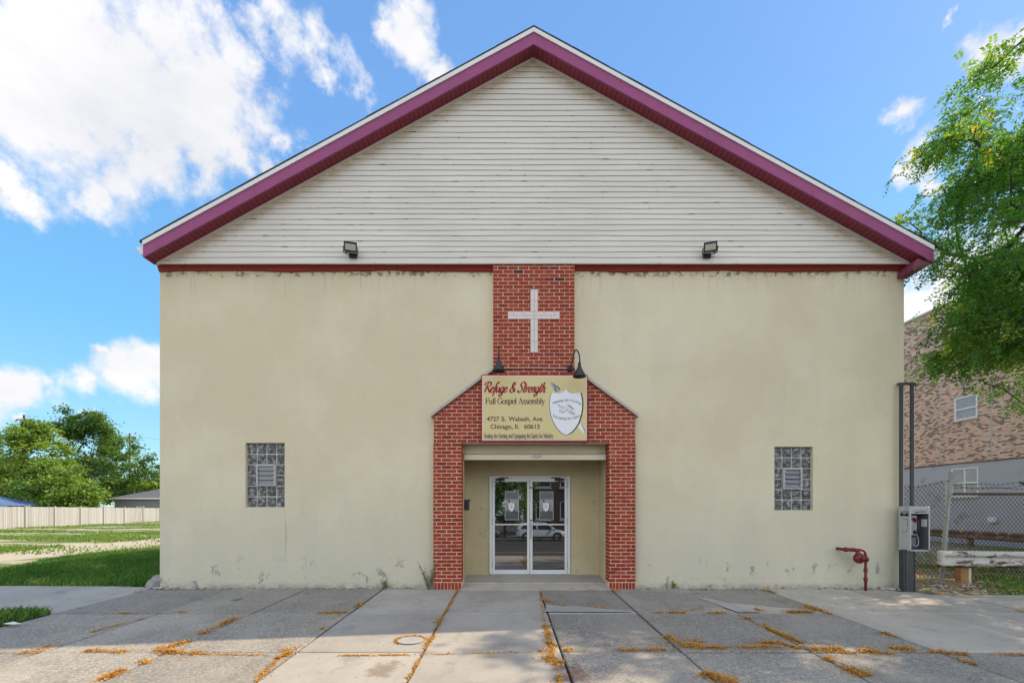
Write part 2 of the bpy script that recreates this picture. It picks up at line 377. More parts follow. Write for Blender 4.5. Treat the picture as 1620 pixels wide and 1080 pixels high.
def f_concrete(g, a, b, agg, bump):
    p = g.pos; t = g.attr('tint')
    n = g.noise(p, 1.1, 6, .62); n2 = g.noise(p, 7, 6, .7)
    col = g.mix(g.ss(n, .34, .66), a, b)
    col = g.mix(g.math('MULTIPLY', g.ss(n2, .5, .8), .3), col, tuple(x*.62 for x in a))
    h = g.noise(p, 90, 4, .7)
    if agg:
        vn = g.n('ShaderNodeTexVoronoi', {'Vector': p, 'Scale': 62}); vc = g.sep(vn.outputs['Color'])[0]
        vs = g.ramp(vc, [(0, (.045, .043, .042)), (.35, (.14, .135, .128)), (.65, (.28, .265, .245)), (.9, (.45, .425, .39)), (1, (.60, .58, .54))])
        col = g.mix(g.lin(n2, .3, .7, agg*.75, agg), col, vs)
        h = g.math('ADD', h, g.math('MULTIPLY', vn.outputs['Distance'], -1.5))
    sp = g.ss(g.noise(p, 130, 3, .6), .68, .74)
    col = g.mix(g.math('MULTIPLY', sp, .5), col, (.05, .045, .04))
    st = g.ss(g.noise(p, 1.7, 6, .7), .58, .72)
    col = g.mix(g.math('MULTIPLY', st, .34), col, (.10, .095, .09))
    wr = g.ss(g.noise(g.scale(p, (1, .6, 1)), .9, 5, .6), .45, .62); col = g.mix(g.math('MULTIPLY', wr, .4), col, tuple(x*1.12 for x in b))
    dk = g.ss(g.noise(g.scale(p, (1, .7, 1)), 2.6, 7, .7), .55, .68); col = g.mix(g.math('MULTIPLY', dk, .28), col, (.13, .12, .105))
    for sx, sy, sr, sc in ((.60, 4.32, .22, (.10, .035, .028)), (-4.4, 7.4, .10, (.07, .065, .06)), (8.0, 5.2, .16, (.09, .085, .08)), (7.2, 5.4, .13, (.09, .085, .08)), (-1.2, 4.4, .2, (.20, .15, .10))):
        dd = g.math('ADD', g.vmath('DISTANCE', g.scale(p, (1, .7, 0)), (sx, sy*.7, 0)), g.math('MULTIPLY', g.math('SUBTRACT', g.noise(p, 9, 5, .7), .5), sr*2.2))
        col = g.mix(g.math('MULTIPLY', g.ss(dd, sr, sr*.35), .65), col, sc)
    col = g.mix(1.0, col, g.ramp(t, [(0, (.66, .66, .67)), (1, (1.2, 1.17, 1.12))]), 'MULTIPLY')
    g.link(col, 'Base Color'); g.bump(h, bump, .006)
m_conc = M('smooth_concrete', lambda g: f_concrete(g, (.375, .350, .312), (.445, .415, .37), 0, .25), rough=.9, spec=.3)
m_agg = M('exposed_aggregate_concrete', lambda g: f_concrete(g, (.325, .30, .262), (.395, .366, .32), .46, .55), rough=.9, spec=.3)
m_asph = M('asphalt', lambda g: f_concrete(g, (.05, .05, .052), (.075, .074, .073), .12, .4), rough=.9, spec=.3)
m_patch = M('pale_concrete_patch', lambda g: f_concrete(g, (.47, .46, .44), (.54, .53, .51), 0, .2), rough=.85)

def f_ground(g):
    p = g.pos; x, y, z = g.sep(p)[0:3]
    n = g.noise(p, .35, 6, .62); n2 = g.noise(p, 6, 6, .7); n3 = g.noise(g.scale(p, (.5, 1.4, 1)), .55, 6, .68)
    grass = g.ramp(n2, [(.3, (.07, .105, .026)), (.5, (.13, .17, .045)), (.7, (.24, .25, .09))])
    dirt = g.ramp(n2, [(.3, (.36, .30, .22)), (.6, (.50, .44, .34)), (.8, (.30, .25, .18))])
    # worn wheel track crossing the vacant lot, plus bare patches
    tr = g.math('ABSOLUTE', g.math('SUBTRACT', g.math('ADD', x, g.math('MULTIPLY', n, 3.0)), -15.2))
    bare = g.math('MAXIMUM', g.ss(tr, 2.8, 1.6), g.ss(n3, .47, .56))
    bare = g.math('MULTIPLY', bare, g.ss(x, -12.2, -13.4))
    side = g.ss(x, 6.5, 7.0)
    right = g.ramp(n2, [(.3, (.07, .052, .034)), (.46, (.16, .12, .075)), (.56, (.36, .29, .20)), (.66, (.50, .43, .32)), (.8, (.14, .15, .05))])
    col = g.mix(bare, grass, dirt)
    col = g.mix(g.math('MULTIPLY', side, g.ss(n, .36, .52)), col, right)
    soil = g.math('MULTIPLY', g.math('MULTIPLY', g.ss(g.math('ABSOLUTE', x), 13, 12.5), g.ss(y, 8.6, 8.4)), g.math('SUBTRACT', 1, g.math('MULTIPLY', g.ss(x, 7.2, 7.6), g.ss(y, 7.7, 7.85))))
    col = g.mix(soil, col, (.075, .058, .04))
    g.link(col, 'Base Color'); g.bump(n2, .6, .05)
m_ground = M('lot_ground', f_ground, rough=.95, spec=.2)

def f_leaf(g, stops, trans=.35):
    t = g.attr('tint')
    col = g.ramp(t, stops)
    g.link(col, 'Base Color'); g.b.inputs['Roughness'].default_value = .5
    g.b.inputs['Specular IOR Level'].default_value = .35
    tr = g.n('ShaderNodeBsdfTranslucent', {'Color': g.mix(1.0, col, (1.5, 1.55, .7), 'MULTIPLY')})
    mx = g.n('ShaderNodeMixShader', {0: trans, 1: g.b.outputs[0], 2: tr.outputs[0]})
    g.nt.links.new(mx.outputs[0], g.nt.nodes['Material Output'].inputs[0])
m_locust = M('locust_leaf', lambda g: f_leaf(g, [(0, (.05, .14, .035)), (.45, (.125, .265, .055)), (.8, (.27, .38, .06)), (.93, (.46, .46, .07)), (1, (.60, .48, .07))], .58))
m_leafd = M('dark_green_leaf', lambda g: f_leaf(g, [(0, (.035, .09, .022)), (.5, (.09, .18, .04)), (1, (.18, .27, .06))]))
m_leafy = M('yellow_green_leaf', lambda g: f_leaf(g, [(0, (.09, .18, .028)), (.5, (.21, .32, .045)), (1, (.42, .44, .06))]))
m_leafg = M('bright_green_leaf', lambda g: f_leaf(g, [(0, (.05, .13, .025)), (.5, (.15, .27, .045)), (1, (.29, .38, .07))]))
m_grass = M('grass_blade', lambda g: f_leaf(g, [(0, (.035, .10, .018)), (.45, (.085, .20, .03)), (.75, (.18, .28, .05)), (.9, (.28, .32, .08)), (1, (.46, .40, .17))], .3))
m_litter = M('fallen_locust_leaflet', lambda g: f_leaf(g, [(0, (.20, .09, .022)), (.3, (.44, .20, .035)), (.75, (.66, .34, .05)), (.92, (.74, .48, .09)), (1, (.12, .17, .03))], .15))
m_bark = worn((.075, .06, .048), .3, 7, .9, bump=.6, name='bark')
def f_plank(g):
    t = g.attr('tint'); n = g.noise(g.scale(g.pos, (6, 6, .6)), 2.5, 5, .65)
    col = g.ramp(t, [(0, (.36, .345, .325)), (.5, (.45, .435, .415)), (1, (.53, .515, .495))])
    g.link(g.mix(g.math('MULTIPLY', g.ss(n, .45, .75), .35), col, (.30, .25, .20)), 'Base Color')
m_plank = M('weathered_cedar_board', f_plank, rough=.85)

def brick_wall_mat(name, stops, mort, axis, bw=.215, bh=.075):
    def fn(g):
        s_ = g.sep(g.pos); u = s_[axis]; z = s_[2]
        row = g.math('FLOOR', g.math('DIVIDE', z, bh))
        uu = g.math('ADD', g.math('DIVIDE', u, bw), g.math('MULTIPLY', g.math('MODULO', row, 2), .5))
        colm = g.math('FLOOR', uu)
        wn = g.n('ShaderNodeTexWhiteNoise', {'Vector': g.comb(colm, row, 3.0)}, noise_dimensions='3D').outputs['Value']
        patch = g.noise(g.pos, .55, 4, .6)
        c = g.ramp(g.math('ADD', wn, g.math('MULTIPLY', g.math('SUBTRACT', patch, .5), .3)), stops)
        fu = g.math('FRACT', uu); fz = g.math('FRACT', g.math('DIVIDE', z, bh))
        mm = g.math('MAXIMUM', g.ss(g.math('ABSOLUTE', g.math('SUBTRACT', fu, .5)), .465, .485), g.ss(g.math('ABSOLUTE', g.math('SUBTRACT', fz, .5)), .41, .45))
        n = g.noise(g.pos, 20, 4, .7)
        c = g.mix(g.math('MULTIPLY', n, .35), c, mort)
        g.link(g.mix(mm, c, mort), 'Base Color'); g.bump(g.math('SUBTRACT', 1, mm), .5, .01)
    return M(name, fn, rough=.9, spec=.25)
m_common = brick_wall_mat('common_brick', bw=.155, bh=.06, axis=1, mort=(.66, .53, .43), stops= [(0, (.06, .035, .028)), (.22, (.10, .058, .042)), (.30, (.48, .26, .18)), (.55, (.62, .41, .30)), (.8, (.70, .52, .40)), (1, (.58, .28, .19))])
m_darkbrick = brick_wall_mat('dark_brick', [(0, (.05, .03, .025)), (.5, (.09, .05, .04)), (1, (.14, .075, .055))], (.13, .11, .10), 0)
m_greybase = worn((.40, .41, .45), .06, 1, .8, name='grey_painted_base', dirt=(.26, .26, .28), dsc=1.2)
# ------------------------------------------------------------------ large structure: ground, street, pavement
def slope(y): return -0.018*max(0., 8.37-y) if y < 8.37 else 0.
def gz(x, y):
    """height of the ground sheet"""
    z = 0.
    if y < 8.37: z = slope(y) - .035
    if y < -1.2: z = -.7
    if y < -22.9: z = -.52
    if x < -6.4:
        d = -6.4 - x
        z += -.009*min(d, 60)*min(1, max(0, (y-6)/4))
    if y >= 8.37: z -= .02*max(0, min(1, 1))
    return z
def build_ground():
    xs = sorted(set([-900, -300, -120, -80] + list(np.arange(-60, -7, 2.)) + [-6.8, -6.6, -6.4, -4, -2, 0, 2, 4, 6, 7, 8] + list(np.arange(10, 31, 4.)) + [50, 120, 400, 900]))
    ys = sorted(set([-900, -200, -60, -30, -23, -22.8, -1.4, -1.1, 0, 2, 4, 5, 6, 7, 8, 8.3, 8.4] + list(np.arange(9, 70, 3.)) + [100, 300, 900]))
    v = [(x, y, gz(x, y)) for y in ys for x in xs]; n = len(xs)
    f = [(j*n+i, j*n+i+1, (j+1)*n+i+1, (j+1)*n+i) for j in range(len(ys)-1) for i in range(n-1)]
    me = bpy.data.meshes.new("ground"); me.from_pydata(v, [], f); me.materials.append(m_ground)
    o = bpy.data.objects.new("ground", me); COL.objects.link(o); struct(o)
build_ground()

def slab(mb, poly, mi, t, th=.09, dz=0.):
    """one pavement slab following the pavement's fall towards the street"""
    top = [(x, y, slope(y)+dz) for x, y in poly]; bot = [(x, y, slope(y)-th) for x, y in poly]
    b = .012; cx = sum(p[0] for p in poly)/len(poly); cy = sum(p[1] for p in poly)/len(poly)
    ins = []
    for x, y in poly:
        dx, dy = cx-x, cy-y; L = math.hypot(dx, dy); ins.append((x+dx/L*b*1.4, y+dy/L*b*1.4, slope(y)+dz))
    mid = [(x, y, z-.008) for x, y, z in top]
    mb.face(ins, mi, t); k = len(poly)
    for i in range(k):
        j = (i+1) % k
        mb.face((mid[i], mid[j], ins[j], ins[i]), mi, t); mb.face((bot[i], bot[j], mid[j], mid[i]), mi, t)
def clip(poly, a, b, c):
    """keep the part of a polygon where a*x+b*y<=c"""
    out = []
    for i in range(len(poly)):
        p, q = poly[i], poly[(i+1) % len(poly)]; dp = a*p[0]+b*p[1]-c; dq = a*q[0]+b*q[1]-c
        if dp <= 0: out.append(p)
        if dp*dq < 0: k = dp/(dp-dq); out.append((p[0]+(q[0]-p[0])*k, p[1]+(q[1]-p[1])*k))
    return out
XJ = [-6.53, -5.02, -3.66, -2.27, -.91, .58, 1.88, 3.28, 4.65, 6.13, 7.6, 9.1, 10.6, 12.1, 13.6]
YJ = [1.6, 3.2, 4.90, 6.55, 8.35]
# row 3 is the one against the church
SMOOTH = {(4,3),(5-1,3),(3,3),(4,2),(3,1),(4,1),(3,2),(8,3),(9,3),(10,3),(8,2),(9,2),(10,2),(11,2),(11,3),(10,1),(11,1),(4,0),(3,0)}
def build_pavement():
    mb = MB(); g = .009; rr = random.Random(5); g = .013
    cols = list(zip(XJ[:-1], XJ[1:]))
    for j in range(4):
        for i, (a, b) in enumerate(cols):
            y0, y1 = YJ[j]+g, YJ[j+1]-g
            if j == 3 and a > 6.1: y1 = 7.78
            if j == 3: y1 = min(y1, 8.33)
            mi = 0 if (i, j) in SMOOTH else 1
            t = rr.uniform(.28, .72); dz = rr.uniform(-.006, .006)
            if mi == 1 and j == 3: t *= .8
            if i > 7: t *= .9
            poly = [(a+g, y0), (b-g, y0), (b-g, y1), (a+g, y1)]
            if (i, j) == (9, 3): poly = [(a+g, y0), (b-g, y0), (b-g, 7.78), (7.30, 7.84), (7.24, 8.04), (6.96, 8.10), (6.92, 8.33), (a+g, 8.33)]
            if (i, j) == (5, 3):     # cracked slab right of the entrance: split along its crack
                A = clip(poly, -.32, -1, -7.30+.01); B = clip(poly, .32, 1, 7.30-.01)
                slab(mb, A, mi, t, dz=dz); slab(mb, B, 0, .62, dz=dz)
            elif (i, j) == (1, 3):
                A = clip(poly, -1, .55, 8.30); B = clip(poly, 1, -.55, -8.325)
                slab(mb, A, mi, t, dz=dz); slab(mb, B, mi, t*1.1, dz=dz)
            elif (i, j) == (7, 3):
                A = clip(poly, .45, 1, 8.79); B = clip(poly, -.45, -1, -8.815)
                slab(mb, A, 0, .6, dz=dz); slab(mb, B, mi, t, dz=dz)
            else: slab(mb, poly, mi, t, dz=dz)
    # more pavement out of the frame to the left
    for i in range(4):
        for j in range(3): 
            if YJ[j+1] < 6.0: slab(mb, [(-6.55-1.5*(i+1)+g, YJ[j]+g), (-6.55-1.5*i-g, YJ[j]+g), (-6.55-1.5*i-g, min(YJ[j+1], 5.75)-g), (-6.55-1.5*(i+1)+g, min(YJ[j+1], 5.75)-g)], 1, .5)
    o = mb.build("sidewalk", [m_conc, m_agg]); struct(o)
    mb = MB(); slab(mb, [(-14, 6.75), (-6.55, 6.56), (-6.43, 8.45), (-7.4, 8.58), (-14, 8.75)], 0, .45, dz=-.002)
    o = mb.build("driveway_apron", [m_conc, m_agg]); struct(o)
    # pale repair patches lying on the slabs
    mb = MB()
    def P(px, py, dz=.0055): Y = 1196/(py-787); return ((px-803)*Y/720, Y, slope(Y)+dz+.006)
    for poly in ([(864,961),(905,958),(985,966),(1004,969),(862,968)], [(1100,944),(1128,948),(1172,960),(1206,969),(1168,969)]):
        mb.face([P(*q) for q in poly])
    c = P(650, 1013.5)
    mb.face([(c[0]+math.cos(a)*.155, c[1]+math.sin(a)*.15, c[2]+.001) for a in np.linspace(0, 6.28, 28, endpoint=False)])
    o = mb.build("pavement_patch", m_patch); struct(o)
    mb = MB(); mb.box(-80, 80, -1.35, -1.15, -.75, -.20); mb.box(-80, 80, -22.95, -22.75, -.75, -.5)
    o = mb.build("kerb", m_conc); struct(o)
    mb = MB(); mb.face([(-200, -22.75, -.65), (200, -22.75, -.65), (200, -1.35, -.65), (-200, -1.35, -.65)])
    o = mb.build("street", m_asph); struct(o)
    mb = MB(); mb.face([(-200, -28.2, -.48), (200, -28.2, -.48), (200, -26.2, -.48), (-200, -26.2, -.48)])
    o = mb.build("far_pavement", m_conc); struct(o)
build_pavement()

# ------------------------------------------------------------------ the church
YF = 8.37
AX, AZ = .46, 9.61                     # gable apex at the siding
SL, SRr = .545, .545
church = thing("church_building", "cream stucco church hall with clapboard gable and red brick entrance portal", "church", (.45, YF, 0))
XL, XR = -6.395, 7.29
WL = (-4.82, -4.10, 1.487, 2.67); WR = (4.907, 5.616, 1.43, 2.60)
OP = (-.85, 1.86, 2.66)                # doorway recess: left, right, top
def roofz(x): return AZ - .545*abs(x-AX)
def church_shell():
    mb = MB(); ZT = 5.86
    xs = [XL, WL[0], WL[1], OP[0], OP[1], WR[0], WR[1], XR]
    def q(x0, x1, z0, z1):
        nx = max(1, int((x1-x0)/1.2))
        mb.face([(x0, YF, z0), (x1, YF, z0), (x1, YF, z1), (x0, YF, z1)])
    q(XL, WL[0], -.1, ZT); q(WL[0], WL[1], -.1, WL[2]); q(WL[0], WL[1], WL[3], ZT); q(WL[1], OP[0], -.1, ZT)
    q(OP[0], OP[1], OP[2], ZT); q(OP[1], WR[0], -.1, ZT); q(WR[0], WR[1], -.1, WR[2]); q(WR[0], WR[1], WR[3], ZT); q(WR[1], XR, -.1, ZT)
    for (a, b, c, d) in (WL, WR):       # window reveals
        y2 = YF+.12
        mb.face([(a, YF, c), (a, y2, c), (a, y2, d), (a, YF, d)]); mb.face([(b, YF, c), (b, YF, d), (b, y2, d), (b, y2, c)])
        mb.face([(a, YF, c), (b, YF, c), (b, y2, c), (a, y2, c)]); mb.face([(a, YF, d), (a, y2, d), (b, y2, d), (b, YF, d)])
    # side and back walls
    YB = 30
    mb.face([(XL, YF, -.7), (XL, YB, -.7), (XL, YB, ZT), (XL, YF, ZT)]); mb.face([(XR, YF, -.7), (XR, YF, ZT), (XR, YB, ZT), (XR, YB, -.7)])
    mb.face([(XL, YB, -.7), (XR, YB, -.7), (XR, YB, ZT), (AX, YB, AZ), (XL, YB, ZT)])
    mb.face([(XL, YF+.02, ZT), (XR, YF+.02, ZT), (AX, YF+.02, AZ)])
    mb.build("wall", m_stucco, church)
    # entrance recess
    mb = MB(); yb = 9.25; x0, x1 = OP[0], OP[1]; y0 = YF+.17
    mb.face([(x0, y0, -.1), (x0, yb, -.1), (x0, yb, 2.75), (x0, y0, 2.75)]); mb.face([(x1, y0, -.1), (x1, y0, 2.75), (x1, yb, 2.75), (x1, yb, -.1)])
    mb.face([(x0, y0, 2.75), (x0, yb, 2.75), (x1, yb, 2.75), (x1, y0, 2.75)])
    dx0, dx1, dz1 = -.347, 1.247, 2.114
    mb.face([(x0, yb, -.1), (dx0, yb, -.1), (dx0, yb, 2.75), (x0, yb, 2.75)]); mb.face([(dx1, yb, -.1), (x1, yb, -.1), (x1, yb, 2.75), (dx1, yb, 2.75)])
    mb.face([(dx0, yb, dz1), (dx1, yb, dz1), (dx1, yb, 2.75), (dx0, yb, 2.75)])
    mb.build("entrance_recess", m_recess, church)
    mb = MB()
    pr = [(8.20, -.10), (8.20, .006), (8.60, .048), (8.605, .060), (9.32, .122), (9.32, -.1)]
    n = len(pr)
    for i in range(n-1): mb.face([(x0-.02, *pr[i]), (x1+.02, *pr[i]), (x1+.02, *pr[i+1]), (x0-.02, *pr[i+1])], 0, .62 if i < 3 else .40)
    mb.build("threshold", m_conc, church)
    # red trim under the siding, in several lengths, a little uneven
    mb = MB(); rr = random.Random(3); xs = np.linspace(XL-.0, XR, 30)
    for a, b in zip(xs[:-1], xs[1:]):
        za, zb = 5.815+.012*math.sin(a*2.1)+.008*math.sin(a*5), 5.815+.012*math.sin(b*2.1)+.008*math.sin(b*5)
        mb.face([(a, 8.345, za), (b, 8.345, zb), (b, 8.29, 5.915), (a, 8.29, 5.915)]); mb.face([(a, YF, za), (b, YF, zb), (b, 8.345, zb), (a, 8.345, za)])
        mb.face([(a, 8.29, 5.915), (b, 8.29, 5.915), (b, 8.232, 5.918), (a, 8.232, 5.918)])
    mb.build("red_trim", m_redtrim, church)
    # lapped vinyl siding, every course its own lap with a little waviness
    mb = MB(); ex = .0985; z = 5.912; k = 0; rr = random.Random(9)
    def wav(x, kk): return .0035*math.sin(x*1.7+kk*1.3)+.0025*math.sin(x*4.1+kk*2.7)+.0015*math.sin(x*9+kk)
    while z < AZ-.05:
        zt = z+ex+.004
        hw0 = (AZ-z)/.545 - .02; hw1 = max(.0, (AZ-zt)/.545 - .02)
        xa0, xb0, xa1, xb1 = AX-hw0, AX+hw0, AX-hw1, AX+hw1
        n = max(2, int(hw0*2/.35))
        for i in range(n):
            s0, s1 = i/n, (i+1)/n
            p = (xa0+(xb0-xa0)*s0, xa0+(xb0-xa0)*s1, xa1+(xb1-xa1)*s0, xa1+(xb1-xa1)*s1)
            w = [wav(x, k) for x in p[:2]]; w2 = [wav(x, k+1) for x in p[2:]]
            mb.face([(p[0], 8.238, z+w[0]), (p[1], 8.238, z+w[1]), (p[3], 8.2485, zt+w2[1]), (p[2], 8.2485, zt+w2[0])])
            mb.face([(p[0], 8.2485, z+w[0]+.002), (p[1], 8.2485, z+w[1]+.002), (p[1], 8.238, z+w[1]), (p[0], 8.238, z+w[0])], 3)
        # butt joints and insect-eaten gaps
        for _ in range(int(hw0*.55)):
            x = rr.uniform(xa0+.3, xb0-.3)
            if xb0-xa0 > 1.2: mb.face([(x, 8.2322, z+.008), (x+.004, 8.2322, z+.008), (x+.004, 8.246, zt-.008), (x, 8.246, zt-.008)], 2)
        for _ in range(int(hw0*2.2)):
            x = rr.uniform(xa0+.1, xb0-.1); L = rr.choice([.015, .02, .03, .03, .04, .12])
            h = rr.uniform(.003, .008)
            zz = z+wav(x, k)
            mb.face([(x, 8.2375, zz-.004), (x+L, 8.2375, z+wav(x+L, k)-.004), (x+L*.9, 8.2362, z+wav(x+L, k)-.004+h), (x+L*.15, 8.2362, zz-.004+h)], 1)
        z += ex; k += 1
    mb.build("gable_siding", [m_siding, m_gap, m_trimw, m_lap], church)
    # J-channel trim round the gable
    mb = MB(); y0, y1 = 8.215, 8.25; w = .035
    for sx in (-1, 1):
        a = (AX, AZ); b = (AX+sx*6.80, AZ-.545*6.80)
        mb.prism([a, b, (b[0], b[1]-w*1.14), (a[0], a[1]-w*1.14)], 'y', y0, y1)
    mb.box(AX-6.78, AX+6.78, 8.222, 8.25, 5.885, 5.918)
    mb.build("gable_trim", m_trimw, church)
    # roof deck, fascia, soffit boards
    yo = 8.0; YB = 30.4; e = 7.0
    XE0, XE1 = -6.40, 7.48
    fz = AZ                            # soffit underside line continues the gable line
    mb = MB()
    for sx, xe in ((-1, XE0), (1, XE1)):
        L = abs(xe-AX)
        lo, hi = fz-.545*L, fz
        th0, th1 = .285, .298
        mb.prism([(AX, hi+th0), (xe+sx*.05, lo-.545*.05+th0), (xe+sx*.05, lo-.545*.05+th1), (AX, hi+th1)], 'y', yo-.034, YB)
    mb.build("roof", m_shingle, church)
    rr = random.Random(2); mb = MB()
    for sx, xe in ((-1, XE0), (1, XE1)):   # ragged shingle ends along the rake
        L = abs(xe-AX); s = 0
        while s < L:
            d = rr.uniform(.25, .4); x0, x1 = AX+sx*s, AX+sx*min(s+d, L+.04); zc = fz+.298
            up = rr.uniform(.002, .009); fw = rr.uniform(.0, .006)
            mb.prism([(x0, zc-.545*s+.002), (x1, zc-.545*abs(x1-AX)+.002), (x1, zc-.545*abs(x1-AX)+.004+up), (x0, zc-.545*s+.004+up)], 'y', yo-.035-fw, yo+.5)
            s += d
    mb.build("shingle_edge", m_shingle, church)
    mb = MB()
    for sx, xe in ((-1, XE0), (1, XE1)):
        L = abs(xe-AX); lo = fz-.545*L
        mb.prism([(AX, fz+.205), (xe, lo+.205), (xe, lo+.283), (AX, fz+.283)], 'y', yo-.03, yo+.03)
    mb.build("drip_edge", m_drip, church)
    mb = MB()
    for sx, xe in ((-1, XE0), (1, XE1)):
        L = abs(xe-AX); lo = fz-.545*L
        mb.prism([(AX, fz), (xe, lo), (xe, lo+.203), (AX, fz+.203)], 'y', yo-.012, yo+.02)
    # return boxes at the eaves
    for x0, x1 in ((XE0, XL+.12), (7.13, XE1)):
        zt = fz-.545*abs((x0 if x0 < 0 else x1)-AX); s = 1 if x0 > 0 else -1
        xo, xi = (x1, x0) if s > 0 else (x0, x1)
        if s > 0: ret = [(xo, zt+.0), (xo-.01, zt-.02), (xo-.10, zt-.07), (xi+.02, zt-.11), (xi+.02, zt-.03), (xi+.10, zt+.09)]
    for sx, xe in ((-1, XE0), (1, XE1)):     # butt joints and nail heads in the fascia boards
        for s in (2.35, 4.9):
            x = AX+sx*s; z = fz-.545*s; mb.prism([(x, z), (x+.004, z), (x+.004, z+.203), (x, z+.203)], 'y', yo-.0145, yo-.0125, 1)
        s = .2
        while s < abs(xe-AX)-.1:
            for k in (.05, .155): x = AX+sx*s; z = fz-.545*s+k; mb.box(x-.004, x+.004, yo-.0145, yo-.0125, z-.004, z+.004, 1)
            s += .41
    mb.build("fascia", [m_purple, m_return], church)
    mr = MB(); mr.prism(ret, 'y', yo+.025, YF-.02); mr.build("eave_return", m_return, church)
    mb = MB()
    for sx, xe in ((-1, XE0), (1, XE1)):
        L = abs(xe-AX); s = .0; d = .082
        while s < L:
            s1 = min(s+d-.009, L); a0, a1 = AX+sx*s, AX+sx*s1; za, zb = fz-.545*s, fz-.545*s1
            mb.face([(a0, yo+.02, za+.004), (a1, yo+.02, zb+.004), (a1, 8.25, zb+.004), (a0, 8.25, za+.004)])
            s += d
        mb.face([(AX, yo+.02, fz+.014), (xe, yo+.02, fz-.545*L+.014), (xe, 8.26, fz-.545*L+.014), (AX, 8.26, fz+.014)], 1)
        # eave soffit down the side of the hall
        xi = XL if sx < 0 else XR
        if sx > 0:
            zz = fz-.545*L-.01
            mb.face([(xe, YF-.3, zz), (xe, 30, zz), (xi, 30, zz+.1), (xi, YF-.3, zz+.1)])
    mb.build("soffit", [m_maroon, m_gap], church)
    # gutters along both eaves
    for sx, xe in ((-1, XE0), (1, XE1)):
        lo = fz-.545*abs(xe-AX)+.07
        pr = [(0, .14), (0, 0), (.07, 0), (.10, .05), (.135, .09), (.15, .14), (.13, .14), (.115, .095), (.06, .02), (.015, .02), (.015, .14)]
        mb = MB(); mb.prism([(xe+sx*(x+.004), lo+z) for x, z in pr], 'y', yo+.03, 30.3)
        mb.face([(xe+sx*(x+.004), yo+.031, lo+z) for x, z in pr[:6]])
        mb.build("gutter", m_drip, church)
church_shell()

